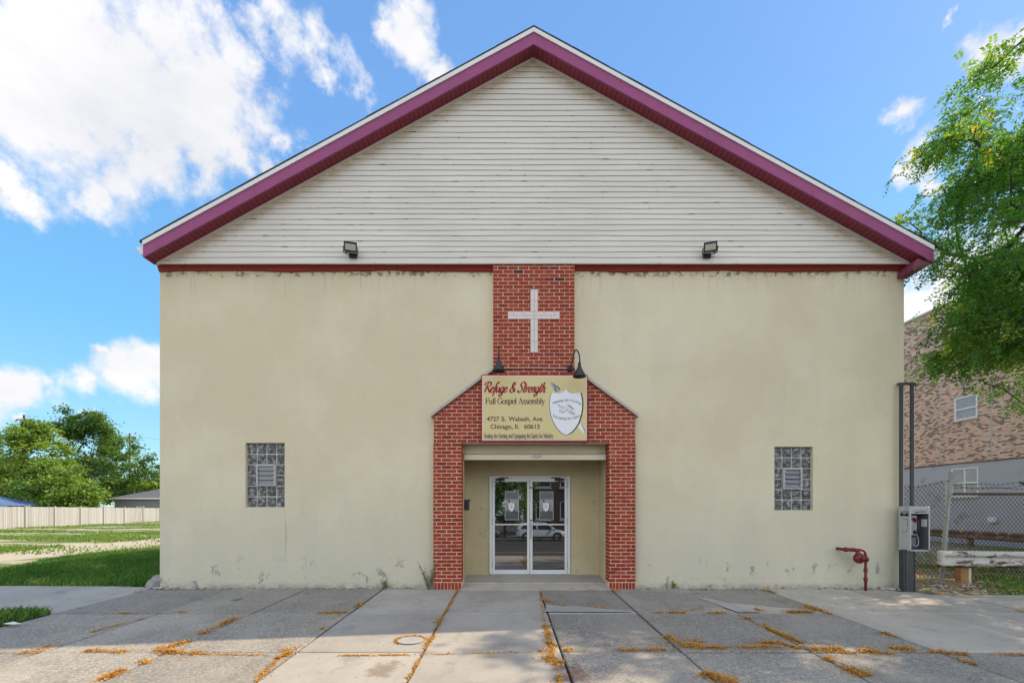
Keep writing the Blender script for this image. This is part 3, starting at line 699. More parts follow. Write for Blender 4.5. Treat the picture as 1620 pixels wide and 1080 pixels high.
def church_brick():
    """every brick of the entrance portal and chimney-like panel is raised from a mortar bed"""
    y1 = 8.262; front = y1-.005; pitch = .1860; bh = .0682; rr = random.Random(21)
    cl, cr, top = -.263, 1.214, 5.90
    pl, prr, zs = -1.34, 2.314, 3.148
    il, ir, zl = -.835, 1.845, 2.655
    zj = 3.148+(cl-pl)*.745
    regs = [[(cl, zl), (cr, zl), (cr, top), (cl, top)], [(pl, zl), (cl, zl), (cl, zj), (pl, zs)], [(cr, zl), (prr, zl), (prr, zs), (cr, zj)],
            [(pl, .13), (il, .13), (il, zl), (pl, zl)], [(ir, .13), (prr, .13), (prr, zl), (ir, zl)]]
    bed = MB(); mb = MB()
    D = YF+.18
    for r in regs: bed.prism(r, 'y', y1, YF+.01)
    for a, b in ((pl+.002, il-.001), (ir+.001, prr-.002)): bed.box(a, b, y1+.001, YF-.001, -.08, .129); 
    bed.box(il-.06, il-.001, YF+.011, D, -.08, zl-.001); bed.box(ir+.001, ir+.06, YF+.011, D, -.08, zl-.001)
    bed.build("mortar_bed", m_mortar, church)
    def cut(poly, reg):
        k = len(reg)
        for i in range(k):
            (ax, az), (bx, bz) = reg[i], reg[(i+1) % k]; nx, nz = (bz-az), -(bx-ax)
            poly = clip(poly, nx, nz, nx*ax+nz*az)
            if len(poly) < 3: return None
        return poly
    nrow = int((top-.13)/bh)+2
    for row in range(nrow):
        z = .13+row*bh+.007; z1 = z+bh-.0142
        off = (row % 2)*pitch*.5
        for c in range(-12, 14):
            x = .475+off+c*pitch; x0, x1 = x+.007, x+pitch-.007
            t = min(.92, max(.02, rr.gauss(.45, .2)))
            if rr.random() < .0035 and z > 4.9: t = 1.0
            jz, jx = rr.uniform(-.0012, .0012), rr.uniform(-.003, .003)
            fr = front-rr.uniform(0, .002)
            for r in regs:
                p = cut([(x0+jx, z+jz), (x1+jx, z+jz), (x1+jx, z1+jz), (x0+jx, z1+jz)], [(a, b) for a, b in r])
                if not p or (max(q[0] for q in p)-min(q[0] for q in p)) < .012 or (max(q[1] for q in p)-min(q[1] for q in p)) < .01: continue
                mb.prism(p, 'y', fr, y1+.002, 0, t)
        # returns inside the doorway and on the outer ends of the piers
        if z1 < zl:
            for xin, sg, dd in ((il, 1, D), (ir, -1, D), (pl, -1, YF-.002), (prr, 1, YF-.002)):
                o2 = y1-off*.5
                yy = front if row % 2 == 0 else front-.09
                while yy < dd-.01:
                    a, b = max(front+.002, yy), min(dd-.004, yy+pitch-.012)
                    if b-a > .02: mb.box(min(xin-sg*.004, xin+sg*.007), max(xin-sg*.004, xin+sg*.007), a, b, z, z1, 0, min(.9, max(.02, rr.gauss(.42, .2))))
                    yy += pitch
    # soldier course at the foot of each pier
    for a, b in ((pl, il), (ir, prr)):
        n = 8; w = (b-a)/n
        for i in range(n): mb.box(a+i*w+.006, a+(i+1)*w-.006, front, y1+.002, -.03, .118, 0, rr.uniform(.2, .8))
    mb.build("brick_facing", m_brick, church)
    # lintel soffit
    mb = MB(); mb.box(il, ir, y1+.02, YF+.1, zl-.012, zl-.001); mb.build("lintel", m_flash, church)
    # stone coping on the two slopes of the portal
    for a, b in (((pl-.05, zs-.03), (cl-.002, zj+.008)), ((prr+.05, zs-.03), (cr+.002, zj+.008))):
        mb = MB(); th = .055
        mb.prism([a, b, (b[0], b[1]+th), (a[0], a[1]+th)], 'y', 8.205, YF-.003); mb.build("coping", m_flash, church)
    # painted brick cross, proud of the panel
    mb = MB(); yc = front-.014; cx = .482; w = .0675
    zA, zB = 4.285, 5.43
    def brk(x0, x1, z0, z1): mb.cbox(x0+.002, x1-.002, yc, y1, z0+.002, z1-.002, .002)
    for s in (-1, 1):
        x0, x1 = (cx-w, cx) if s < 0 else (cx, cx+w)
        for z0, z1 in ((zA, 4.49), (4.49, 4.69), (4.69, 4.892), (5.028, 5.225), (5.225, zB)): brk(x0, x1, z0, z1)
    for z0, z1 in ((4.892, 4.96), (4.96, 5.028)):
        xs = [.005, .16, .35, .482, .62, .80, .945]
        if z0 > 4.9: xs = [.005, .105, .29, .482, .66, .85, .945]
        for a, b in zip(xs[:-1], xs[1:]): brk(a, b, z0, z1)
    mb.build("cross", m_cross, church)
    # rolled shutter over the doorway
    sh = MB(); sh.cbox(il+.02, ir-.005, 8.50, 8.75, 2.475, 2.652, .012); sh.box(il, il+.02, 8.48, 8.52, .02, 2.65); 
    s = sh.build("roller_shutter", m_shutter, church)
    mb = MB(); mb.cbox(il+.025, ir-.01, 8.455, 8.53, 2.365, 2.468, .01); mb.box(il+.03, ir-.02, 8.44, 8.455, 2.368, 2.388)
    mb.build("bottom_bar", m_shutter2, s)
    mb = MB(); rr = random.Random(4)        # scribbled tag on the bar
    pts = [(.50, 2.40), (.47, 2.43), (.50, 2.455), (.53, 2.43), (.50, 2.405), (.56, 2.40), (.58, 2.44), (.56, 2.45), (.60, 2.42), (.62, 2.445), (.64, 2.42)]
    mb.tube([(x, 8.452, z) for x, z in pts], .0035, 5); mb.build("scribble", m_black, s)
    mb = MB(); mb.cbox(1.70, 1.79, 8.485, 8.50, 2.47, 2.51, .004); mb.build("bracket", m_galv, s)
church_brick()

def church_windows():
    for n, (a, b, c, d) in enumerate((WL, WR)):
        y = YF+.055
        g = MB(); cw, ch = (b-a)/4, (d-c)/6; gr = .011
        g.box(a, b, y+.012, y+.05, c, d)
        win = g.build("glass_block_window", m_grout, church)
        mb = MB()
        for i in range(4):
            for j in range(6):
                if i in (1, 2) and j in (2, 3): continue
                mb.cbox(a+i*cw+gr, a+(i+1)*cw-gr, y-.004, y+.03, c+j*ch+gr, c+(j+1)*ch-gr, .010)
        mb.build("glass_blocks", m_block, win)
        x0, x1, z0, z1 = a+cw, a+3*cw, c+2*ch, c+4*ch
        mb = MB(); f = .03
        mb.box(x0, x1, y-.035, y+.02, z1-f, z1+.006); mb.box(x0, x1, y-.035, y+.02, z0, z0+f*.7); mb.box(x0, x0+f, y-.035, y+.02, z0+f*.7, z1-f); mb.box(x1-f, x1, y-.035, y+.02, z0+f*.7, z1-f)
        for k in range(4):      # louvre clips
            zz = z0+.05+k*.085
            for xx in (x0+f, x1-f-.014): mb.box(xx, xx+.014, y-.042, y-.02, zz, zz+.04)
        mb.build("louvre_frame", m_whiteg, win)
        mb = MB(); ns = 4; h = (z1-f-z0-f*.7)/ns
        for k in range(ns):
            zz = z0+f*.7+k*h; ti = .022 if n == 0 else .03
            mb.face([(x0+f+.01, y-.03, zz+.004), (x1-f-.01, y-.03, zz+.004), (x1-f-.01, y-.03+ti, zz+h+.006), (x0+f+.01, y-.03+ti, zz+h+.006)])
            mb.face([(x0+f+.01, y-.033, zz+.004), (x1-f-.01, y-.033, zz+.004), (x1-f-.01, y-.03, zz+.010), (x0+f+.01, y-.03, zz+.010)])
        mb.build("louvre_slats", m_slat, win)
        mb = MB(); mb.box(x0+f, x1-f, y+.006, y+.011, z0+f*.7, z1-f); mb.build("louvre_backing", m_gap, win)
m_grout = worn((.50, .49, .46), .1, 8, .85, name='block_grout', dirt=(.30, .29, .27))
m_whiteg = worn((.42, .42, .41), .1, 6, .6, name='aged_white_frame', dirt=(.30, .29, .27), dth=(.56, .7))
m_slat = worn((.20, .205, .22), .1, 5, .3, name='grey_louvre_glass')
church_windows()

def church_doors():
    yb = 9.25; x0, x1, z0, z1 = -.347, 1.247, .118, 2.114
    mb = MB(); f = .052
    mb.cbox(x0-.02, x0+f-.02, yb-.03, yb+.08, z0, z1+.0, .004); mb.cbox(x1-f+.02, x1+.02, yb-.03, yb+.08, z0, z1, .004); mb.cbox(x0+f-.019, x1-f+.019, yb-.03, yb+.08, z1-f+.01, z1, .004)
    mb.build("door_frame", m_white, church)
    xm = .452; s = .050
    for k, (a, b) in enumerate(((x0+f-.015, xm-.004), (xm+.004, x1-f+.015))):
        top, bot = z1-f+.004, z0+.012
        mb = MB(); y0, y1 = yb-.012, yb+.03
        sa, sb = s, s
        zt, zb, zm = top-.062, bot+.085, 1.135
        mb.cbox(a, a+sa, y0, y1, bot, top, .003); mb.cbox(b-sb, b, y0, y1, bot, top, .003)
        for lo, hi in ((bot, zb), (zm-.013, zm+.013), (zt, top)): mb.cbox(a+sa+.0005, b-sb-.0005, y0+.002, y1-.002, lo, hi, .003)
        d = mb.build("door", m_white, church)
        ti = -.014                       # the panes lean a hair's breadth, as hung doors do
        for lo, hi in ((zb, zm-.013), (zm+.013, zt)):
            mb = MB(); dy = ti*(hi-lo)
            mb.face([(a+sa, y0+.014, lo), (b-sb, y0+.014, lo), (b-sb, y0+.014-dy, hi), (a+sa, y0+.014-dy, hi)]); mb.build("pane", m_glass, d)
        # closer: body and folded arm
        cx = a+.16 if k == 0 else b-.16; sg = 1 if k == 0 else -1
        mb = MB(); mb.cbox(cx-.09, cx+.09, y0-.05, y0, top-.045, top-.005, .006); mb.box(cx-.02, cx+.02, y0-.06, y0-.005, top-.075, top+.02)
        mb.tube([(cx, y0-.04, top+.012), (cx+sg*.17, y0-.05, top+.016)], .009, 6); mb.build("closer", m_black, d)
        mb = MB()                        # poster taped inside the pane
        pa = (-.046 if k == 0 else .656); pw, pz, ph = .268, 1.235, .565
        M0 = (zm+.013)
        def yy(z): return y0+.014-ti*(z-M0)-.006
        mb.face([(pa, yy(pz), pz), (pa+pw, yy(pz), pz), (pa+pw, yy(pz+ph), pz+ph), (pa, yy(pz+ph), pz+ph)])
        for ax_, (p, q, r_, t_) in enumerate(((pa-.006, pa+pw+.006, pz+ph, pz+ph+.007), (pa-.006, pa+pw+.006, pz-.007, pz), (pa-.006, pa, pz, pz+ph), (pa+pw, pa+pw+.006, pz, pz+ph))):
            mb.box(p, q, yy(pz)-.004, yy(pz)-.001, r_, t_, 1)
        mb.build("poster", [m_poster, m_paper], d)
        # shield with a sword behind it
        sx, sz = pa+pw*.47, pz+ph*.46
        sh = [(x*1.3, z*1.3) for x, z in ((0, .075), (.018, .06), (.048, .062), (.05, .0), (.035, -.05), (0, -.08), (-.035, -.05), (-.05, 0), (-.048, .062), (-.018, .06))]
        e = MB(); yq = yy(sz)-.006
        e.face([(sx+x*1.12+.006, yq+.002, sz+z*1.1-.004) for x, z in sh], 1); e.face([(sx+x, yq, sz+z) for x, z in sh], 0)
        e.face([(sx+.03, yq+.0022, sz-.06), (sx+.045, yq+.0022, sz-.06), (sx+.115, yq+.0022, sz-.15), (sx+.095, yq+.0022, sz-.15)], 1)
        e.face([(sx-.072, yq+.0022, sz+.135), (sx-.052, yq+.0022, sz+.148), (sx-.02, yq+.0022, sz+.088), (sx-.04, yq+.0022, sz+.085)], 1)
        for dz in (.02, -.012): e.face([(sx-.025, yq-.001, sz+dz), (sx+.025, yq-.001, sz+dz), (sx+.02, yq-.001, sz+dz+.008), (sx-.02, yq-.001, sz+dz+.008)], 1)
        e.build("poster_emblem", [m_signwhite, m_black], d)
        # hinges
        hx = a-.004 if k == 0 else b+.004
        for zc in (.26, 1.12, 1.88): mb = MB(); mb.lathe([(.0, 0), (.011, 0), (.011, .13), (0, .13)], (hx, y0-.008, zc), sides=8); mb.build("hinge", m_galv, d)
        if k == 1:
            mb = MB(); hx = a+.018
            mb.tube([(hx, y0, 1.16), (hx, y0-.05, 1.16), (hx, y0-.05, .86), (hx, y0, .86)], .009, 8); mb.build("pull_handle", m_galv, d)
            for zc in (1.22, 1.88): mb = MB(); mb.lathe([(0, 0), (.018, 0), (.018, .008), (0, .008)], (a+.02, y0, zc), (0, -1, 0), 12); mb.build("lock_cylinder", m_steel, d)
    mb = MB(); mb.box(x0-.02, x1+.02, yb-.03, yb+.05, .10, .130); mb.build("door_sill", m_galv, church)
m_signwhite = worn((.78, .79, .82), .03, 3, .5, bump=0, name='sign_white')
church_doors()
# ------------------------------------------------------------------ the sign over the door, with its lettering
def cat_rom(pts, n=6):
    if len(pts) < 3: return [Vector((p[0], p[1])) for p in pts]
    P = [Vector(p) for p in pts]; P = [P[0]*2-P[1]] + P + [P[-1]*2-P[-2]]; out = []
    for i in range(1, len(P)-2):
        for k in range(n):
            t = k/n; a, b, c, d = P[i-1], P[i], P[i+1], P[i+2]
            out.append(.5*((2*b)+(c-a)*t+(2*a-5*b+4*c-d)*t*t+(3*b-3*c+d-a)*t**3))
    return out+[P[-2]]
class Lettering:
    """strokes laid as thin painted ribbons on the face of a sign"""
    def __init__(s, conv, y): s.mb = MB(); s.conv = conv; s.y = y; s.k = 0
    def stroke(s, pts, thin, thick, xf, curve=True, ang=0.):
        c = cat_rom(pts) if curve else [Vector(p) for p in pts]
        c = [Vector(xf(p[0], p[1])) for p in c]; L, Rr = [], []
        for i, p in enumerate(c):
            d = c[min(i+1, len(c)-1)]-c[max(i-1, 0)]
            if d.length < 1e-9: d = Vector((1, 0))
            d = d.normalized(); k = abs(d.x*math.sin(ang)+d.y*math.cos(ang)); w = (thin+(thick-thin)*k)*.5
            nrm = Vector((-d.y, d.x)); L.append(p+nrm*w); Rr.append(p-nrm*w)
        s.k += 1; y = s.y-.00012*(s.k % 9)
        for i in range(len(c)-1):
            q = [L[i], L[i+1], Rr[i+1], Rr[i]]; pts3 = []
            for v in q: X, Z = s.conv(v.x, v.y); pts3.append((X, y, Z))
            s.mb.face(pts3)
    def poly(s, pts, dy=0.):
        s.mb.face([(s.conv(*p)[0], s.y-dy, s.conv(*p)[1]) for p in pts])
# brush script: x-height 1, capitals 2
SCRIPT = {
 'R': ([[(.1,-.02),(.2,.8),(.42,1.9)], [(-.2,1.35),(-.05,1.8),(.45,2.02),(.95,1.8),(.9,1.3),(.35,.98)], [(.4,1.0),(.7,.55),(1.0,.05),(1.25,.08)]], 1.12),
 'e': ([[(.05,.42),(.42,.56),(.5,.88),(.3,1.0),(.08,.7),(.06,.25),(.28,0),(.55,.12),(.72,.35)]], .62),
 'f': ([[(.72,1.75),(.58,1.98),(.4,1.7),(.3,1.0),(.2,.1),(.12,-.5),(-.05,-.78)], [(.0,.9),(.62,1.05)]], .52),
 'u': ([[(.06,1.0),(.05,.3),(.2,0),(.45,.25),(.58,1.0)], [(.58,1.0),(.54,.25),(.66,.0),(.84,.2)]], .76),
 'g': ([[(.6,.9),(.35,1.0),(.08,.6),(.12,.1),(.3,.02),(.52,.35),(.62,1.0)], [(.62,1.0),(.56,0),(.42,-.65),(.18,-.78),(.0,-.55),(.3,-.2),(.78,.2)]], .72),
 '&': ([[(1.05,.1),(.78,.35),(.35,1.25),(.4,1.8),(.66,1.85),(.7,1.4),(.3,.95),(.05,.5),(.22,.02),(.6,.05),(1.0,.85)]], 1.1),
 'S': ([[(1.0,1.55),(.88,1.98),(.45,1.95),(.25,1.5),(.5,1.1),(.72,.6),(.5,.08),(.12,.0),(-.08,.4)]], .9),
 't': ([[(.36,1.75),(.2,.4),(.3,.0),(.55,.18)], [(.02,1.1),(.62,1.22)]], .5),
 'r': ([[(.05,1.0),(.14,.6),(.08,0)], [(.12,.5),(.34,1.0),(.58,.92)]], .56),
 'n': ([[(.05,1.0),(.12,.6),(.05,0)], [(.1,.5),(.35,1.0),(.55,.85),(.5,.2),(.6,0),(.78,.18)]], .72),
 'h': ([[(.3,2.0),(.05,0)], [(.1,.5),(.35,1.0),(.55,.85),(.5,.2),(.6,0),(.78,.18)]], .74), ' ': ([], .55)}
# roman with serifs: x-height 1, capitals 1.5
def sf(x, y, w=.17): return ('s', [(x-w, y), (x+w, y)])
def st(*p): return ('l', list(p))
ROMAN = {
 'a': ([('c',[(.14,.78),(.34,1.0),(.6,.9),(.64,.6)]), st((.64,.72),(.64,.06)), st((.64,.05),(.8,.03)), ('c',[(.64,.58),(.3,.5),(.1,.28),(.22,.02),(.45,.04),(.64,.25)])], .82),
 'b': ([st((.16,1.5),(.16,.0)), ('c',[(.16,.8),(.42,1.0),(.7,.8),(.74,.45),(.6,.08),(.36,.0),(.16,.15)]), st((.02,1.5),(.16,1.5))], .86),
 'd': ([st((.66,1.5),(.66,0)), ('c',[(.66,.8),(.4,1.0),(.12,.8),(.08,.45),(.2,.08),(.45,.0),(.66,.2)]), st((.5,1.5),(.66,1.5)), st((.66,.02),(.82,.02))], .86),
 'e': ([('c',[(.1,.55),(.68,.55),(.66,.85),(.42,1.0),(.14,.82),(.08,.4),(.25,.05),(.5,.0),(.7,.2)])], .78),
 'f': ([('c',[(.6,1.38),(.45,1.52),(.28,1.38),(.25,1.0)]), st((.25,1.2),(.25,0)), st((.05,1.0),(.5,1.0)), sf(.25,0)], .5),
 'g': ([('c',[(.4,1.0),(.12,.85),(.14,.5),(.4,.38),(.64,.55),(.62,.88),(.4,1.0)]), ('c',[(.28,.4),(.12,.22),(.35,.08),(.66,.02),(.76,-.22),(.5,-.45),(.2,-.42),(.06,-.22),(.28,.04)]), st((.6,.92),(.8,.98))], .8),
 'h': ([st((.16,1.5),(.16,0)), ('c',[(.16,.72),(.42,1.0),(.66,.88),(.68,.6)]), st((.68,.7),(.68,0)), sf(.16,0), sf(.68,0), st((.02,1.5),(.16,1.5))], .88),
 'i': ([st((.18,1.0),(.18,0)), sf(.18,0), st((.04,1.0),(.18,1.0)), ('d',[(.18,1.24),(.18,1.42)])], .38),
 'l': ([st((.18,1.5),(.18,0)), sf(.18,0), st((.04,1.5),(.18,1.5))], .38),
 'm': ([st((.16,1.0),(.16,0)), ('c',[(.16,.72),(.4,1.0),(.6,.88),(.62,.6)]), st((.62,.7),(.62,0)), ('c',[(.62,.72),(.86,1.0),(1.06,.88),(1.08,.6)]), st((1.08,.7),(1.08,0)), sf(.16,0), sf(.62,0,.13), sf(1.08,0)], 1.28),
 'n': ([st((.16,1.0),(.16,0)), ('c',[(.16,.72),(.42,1.0),(.66,.88),(.68,.6)]), st((.68,.7),(.68,0)), sf(.16,0), sf(.68,0), st((.02,1.0),(.16,1.0))], .88),
 'o': ([('c',[(.42,1.0),(.14,.82),(.08,.48),(.2,.1),(.42,0),(.66,.15),(.76,.52),(.66,.86),(.42,1.0)])], .86),
 'p': ([st((.16,1.0),(.16,-.48)), ('c',[(.16,.8),(.42,1.0),(.7,.82),(.74,.48),(.6,.1),(.38,.0),(.16,.15)]), sf(.16,-.48), st((.02,1.0),(.16,1.0))], .86),
 'q': ([st((.66,1.0),(.66,-.48)), ('c',[(.66,.8),(.4,1.0),(.12,.82),(.08,.48),(.2,.1),(.44,.0),(.66,.15)]), sf(.66,-.48)], .86),
 'r': ([st((.16,1.0),(.16,0)), ('c',[(.16,.65),(.36,.98),(.56,.92)]), sf(.16,0), st((.02,1.0),(.16,1.0))], .6),
 's': ([('c',[(.56,.8),(.4,1.0),(.16,.9),(.16,.66),(.5,.42),(.58,.18),(.38,0),(.1,.08),(.06,.24)])], .68),
 't': ([st((.24,1.3),(.24,.2)), ('c',[(.24,.25),(.3,.02),(.44,.0),(.54,.1)]), st((.05,1.0),(.5,1.0))], .54),
 'u': ([st((.16,1.0),(.16,.3)), ('c',[(.16,.4),(.22,.04),(.44,.0),(.66,.25)]), st((.66,1.0),(.66,0)), st((.02,1.0),(.16,1.0)), st((.66,.02),(.82,.02))], .86),
 'y': ([st((.12,1.0),(.42,.0)), ('t',[(.72,1.0),(.42,.0),(.26,-.42)]), ('c',[(.26,-.42),(.14,-.48),(.06,-.36)]), sf(.12,1.0), sf(.72,1.0,.13)], .82),
 'A': ([('t',[(.12,0),(.55,1.5)]), st((.55,1.5),(1.02,0)), st((.28,.5),(.86,.5)), sf(.12,0), sf(1.02,0)], 1.14),
 'E': ([st((.22,1.5),(.22,0)), st((.08,1.5),(.92,1.5)), st((.22,.78),(.7,.78)), st((.08,0),(.96,0)), st((.92,1.5),(.92,1.2)), st((.96,0),(.96,.3)), st((.7,.62),(.7,.94))], 1.04),
 'F': ([st((.22,1.5),(.22,0)), st((.08,1.5),(.9,1.5)), st((.22,.76),(.68,.76)), sf(.22,0,.2), st((.9,1.5),(.9,1.18)), st((.68,.6),(.68,.92))], .96),
 'G': ([('c',[(1.0,1.2),(.7,1.52),(.3,1.38),(.08,.85),(.2,.25),(.6,-.02),(1.0,.2)]), st((1.0,.7),(1.0,.12)), st((.78,.7),(1.14,.7)), st((1.0,1.5),(1.0,1.15))], 1.2),
 'H': ([st((.22,1.5),(.22,0)), st((.96,1.5),(.96,0)), st((.22,.78),(.96,.78)), sf(.22,0), sf(.22,1.5), sf(.96,0), sf(.96,1.5)], 1.18),
 'M': ([('t',[(.2,1.5),(.2,0)]), st((.2,1.5),(.68,.1)), ('t',[(.68,.1),(1.16,1.5)]), st((1.16,1.5),(1.16,0)), sf(.2,0), sf(1.16,0), st((.04,1.5),(.2,1.5)), st((1.16,1.5),(1.32,1.5))], 1.38),
 'S': ([('c',[(.72,1.2),(.5,1.52),(.18,1.36),(.16,1.0),(.66,.62),(.76,.25),(.5,-.02),(.14,.08),(.08,.36)]), st((.74,1.5),(.74,1.15)), st((.06,0),(.06,.38))], .88),
 ' ': ([], .42)}
def roman_line(L, text, x0, x1, base, xh, thin, thick, path=None, slant=0.):
    tot = sum(ROMAN[c][1] for c in text); sx = (x1-x0)/tot; cur = x0
    for c in text:
        gl, adv = ROMAN[c]
        def xf(a, b, cur=cur):
            x, yv = cur+(a+slant*b)*sx, b*xh
            return path(x, yv) if path else (x, base-yv)
        for kind, p in gl:
            th = (thin, thick)
            if kind == 's': L.stroke(p, thin, thin, xf, False)
            elif kind == 't': L.stroke(p, thin*1.2, thin*1.2, xf, False)
            elif kind == 'd': L.stroke(p, thick, thick, xf, False)
            elif kind == 'l': L.stroke(p, thin, thick, xf, False)
            else: L.stroke(p, thin, thick, xf)
        cur += adv*sx
def sans_text(name, text, x0, x1, base, cap, conv, y, mat, parent):
    cu = bpy.data.curves.new(name, 'FONT'); cu.body = text; cu.size = 1; cu.offset = .02
    to = bpy.data.objects.new(name, cu); COL.objects.link(to)
    dg = bpy.context.evaluated_depsgraph_get(); me = bpy.data.meshes.new_from_object(to.evaluated_get(dg))
    bpy.data.objects.remove(to)
    xs = [v.co.x for v in me.vertices]; a, b = min(xs), max(xs); capu = .729
    for v in me.vertices:
        X, Z = conv(x0+(v.co.x-a)/(b-a)*(x1-x0), base-v.co.y/capu*cap); v.co = (X, y, Z)
    me.materials.clear(); me.materials.append(mat); me.name = name
    o = bpy.data.objects.new(name, me); COL.objects.link(o); o.parent = parent; o.matrix_parent_inverse = world_of(parent).inverted()
    return o
m_signface = worn((.66, .545, .26), .05, 1.5, .4, bump=0, name='sign_yellow', dirt=(.60, .50, .26), dth=(.5, .7))
m_signred = worn((.36, .025, .03), .08, 4, .4, bump=0, name='sign_red')
m_lred = M('letter_red', color=(.30, .012, .014), rough=.4)
m_lbrown = M('letter_brown', color=(.10, .026, .02), rough=.4)
m_lgrey = M('letter_grey', color=(.10, .085, .075), rough=.4)
m_signgrey = M('sign_grey', color=(.36, .36, .38), rough=.4)
YS = 8.165
def conv(zx, zy):      # face of the sign, 7.714 units per photo pixel
    return ((740+zx/7.714-803)*YS/720, CAMZ+(800-(570+zy/7.714))*YS/720)
def church_sign():
    t = thing("church_sign", "yellow painted signboard with red border over the church entrance", "sign", ((conv(815, 0))[0], YS, conv(0, 990)[1]))
    x0, z1 = conv(165, 172); x1, z0 = conv(1465, 990)
    mb = MB(); mb.cbox(x0, x1, YS, YS+.085, z0, z1, .004); mb.build("border", m_signred, t)
    a, d = conv(178, 186); b, c = conv(1451, 972)
    mb = MB(); mb.box(a, b, YS-.0030, YS+.002, c, d); mb.build("edge_line", m_signwhite, t)
    a, d = conv(184, 193); b, c = conv(1445, 966)
    mb = MB(); mb.box(a, b, YS-.0045, YS-.001, c, d); mb.build("panel", m_signface, t)
    y = YS-.0052
    def words(text, x0, x1, base, xh, thin, thick, mat):
        sx = (x1-x0)/sum(ROMAN[c][1] for c in text); cur = x0
        for w in text.split(' '):
            wd = sum(ROMAN[c][1] for c in w)*sx; L = Lettering(conv, y); roman_line(L, w, cur, cur+wd, base, xh, thin, thick); L.mb.build("lettering", mat, t); cur += wd+ROMAN[' '][1]*sx
    txt = "Refuge & Strength"; L = None; tot = sum(SCRIPT[c][1] for c in txt)
    sx = (945-205)/tot; cur = 205
    for ch in txt:
        gl, adv = SCRIPT[ch]
        if ch == ' ': L.mb.build("lettering", m_lred, t); L = None
        elif L is None: L = Lettering(conv, y)
        for p in gl:
            L.stroke(p, 9, 24, lambda a, b, cur=cur: (cur+a*sx+b*15-4, 388-b*62), ang=.5)
        cur += adv*sx
    L.mb.build("lettering", m_lred, t)
    words("Full Gospel Assembly", 215, 942, 530, 47, 4.5, 12, m_lbrown)
    words("Healing the Hurting and Equipping the Saints for Ministry", 195, 1045, 946, 38, 2.4, 6.2, m_lgrey)
    for w, a, b, base in (("4727", 232, 385, 738), ("S.", 410, 468, 738), ("Wabash,", 498, 766, 738), ("Ave.", 790, 922, 738), ("Chicago,", 277, 548, 831), ("Il.", 578, 626, 831), ("60615", 688, 880, 831)):
        sans_text("lettering", w, a, b, base, 54, conv, y, m_lbrown, t)
    # shield emblem with a sword passing behind it
    sh = [(1200,350),(1222,372),(1250,392),(1285,402),(1325,402),(1372,392),(1388,450),(1396,520),(1393,590),(1380,670),(1350,760),(1310,825),(1260,878),(1200,910),(1140,878),(1090,825),(1045,750),(1015,665),(1001,580),(1000,500),(1010,440),(1025,390),(1060,400),(1105,402),(1145,392),(1176,374)]
    hl = [(1003,283),(1018,262),(1052,285),(1090,300),(1133,352),(1108,392),(1072,384),(1050,352)]
    L = Lettering(conv, y); L.poly(hl); L.mb.build("sword_hilt", m_signgrey, t)
    L = Lettering(conv, y); L.poly([(1030,272),(1052,285),(1082,334),(1072,344)], .0006); L.poly([(1088,306),(1132,352),(1124,362),(1082,318)], .0006); L.poly([(1052,345),(1064,338),(1084,372),(1073,384)], .0006); L.mb.build("sword_hilt_shading", m_lgrey, t)
    L = Lettering(conv, y); L.poly([(1340,800),(1385,762),(1432,850),(1440,880),(1415,888),(1395,868)]); L.mb.build("sword_blade", m_signwhite, t)
    L = Lettering(conv, y); L.poly([(1378,770),(1387,764),(1434,852),(1440,880),(1428,884)], .0006); L.mb.build("sword_blade_shading", m_signgrey, t)
    L = Lettering(conv, y-.0012); L.poly([(1200+(px-1200)*1.02+(12 if px > 1200 else -2), 630+(py-630)*1.012+3) for px, py in sh]); L.mb.build("shield_outline", m_black, t)
    L = Lettering(conv, y-.0024); L.poly(sh); s = L.mb.build("shield", m_signwhite, t)
    L = Lettering(conv, y-.0032)
    roman_line(L, "Healing the Hurting", 1030, 1382, 0, 20, 2, 4, lambda x, h: (x, 498-h+((x-1206)/176)**2*42), .25)
    roman_line(L, "Equipping the Saints", 1034, 1372, 0, 20, 2, 4, lambda x, h: (x, 722-h-((x-1206)/176)**2*42), .25)
    idt = lambda a, b: (a, b)
    for p in ([(1098,540),(1140,556),(1180,570),(1215,575),(1248,566),(1218,548),(1212,540)], [(1215,541),(1255,558),(1300,605)], [(1225,545),(1262,570),(1296,604)],
              [(1250,568),(1275,590),(1262,602),(1238,606)], [(1098,540),(1125,568),(1165,585),(1200,592)], [(1150,570),(1152,588)], [(1235,580),(1200,610),(1170,618),(1122,604),(1118,620),(1140,640),(1165,640),(1182,622)],
              [(1135,612),(1160,640)], [(1182,622),(1215,612),(1250,632),(1302,640),(1298,662),(1260,648),(1218,630)], [(1255,640),(1300,655)], [(1240,606),(1258,618),(1280,640)]):
        L.stroke(p, 3, 4.5, idt)
    L.mb.build("emblem_drawing", m_lgrey, s)
church_sign()

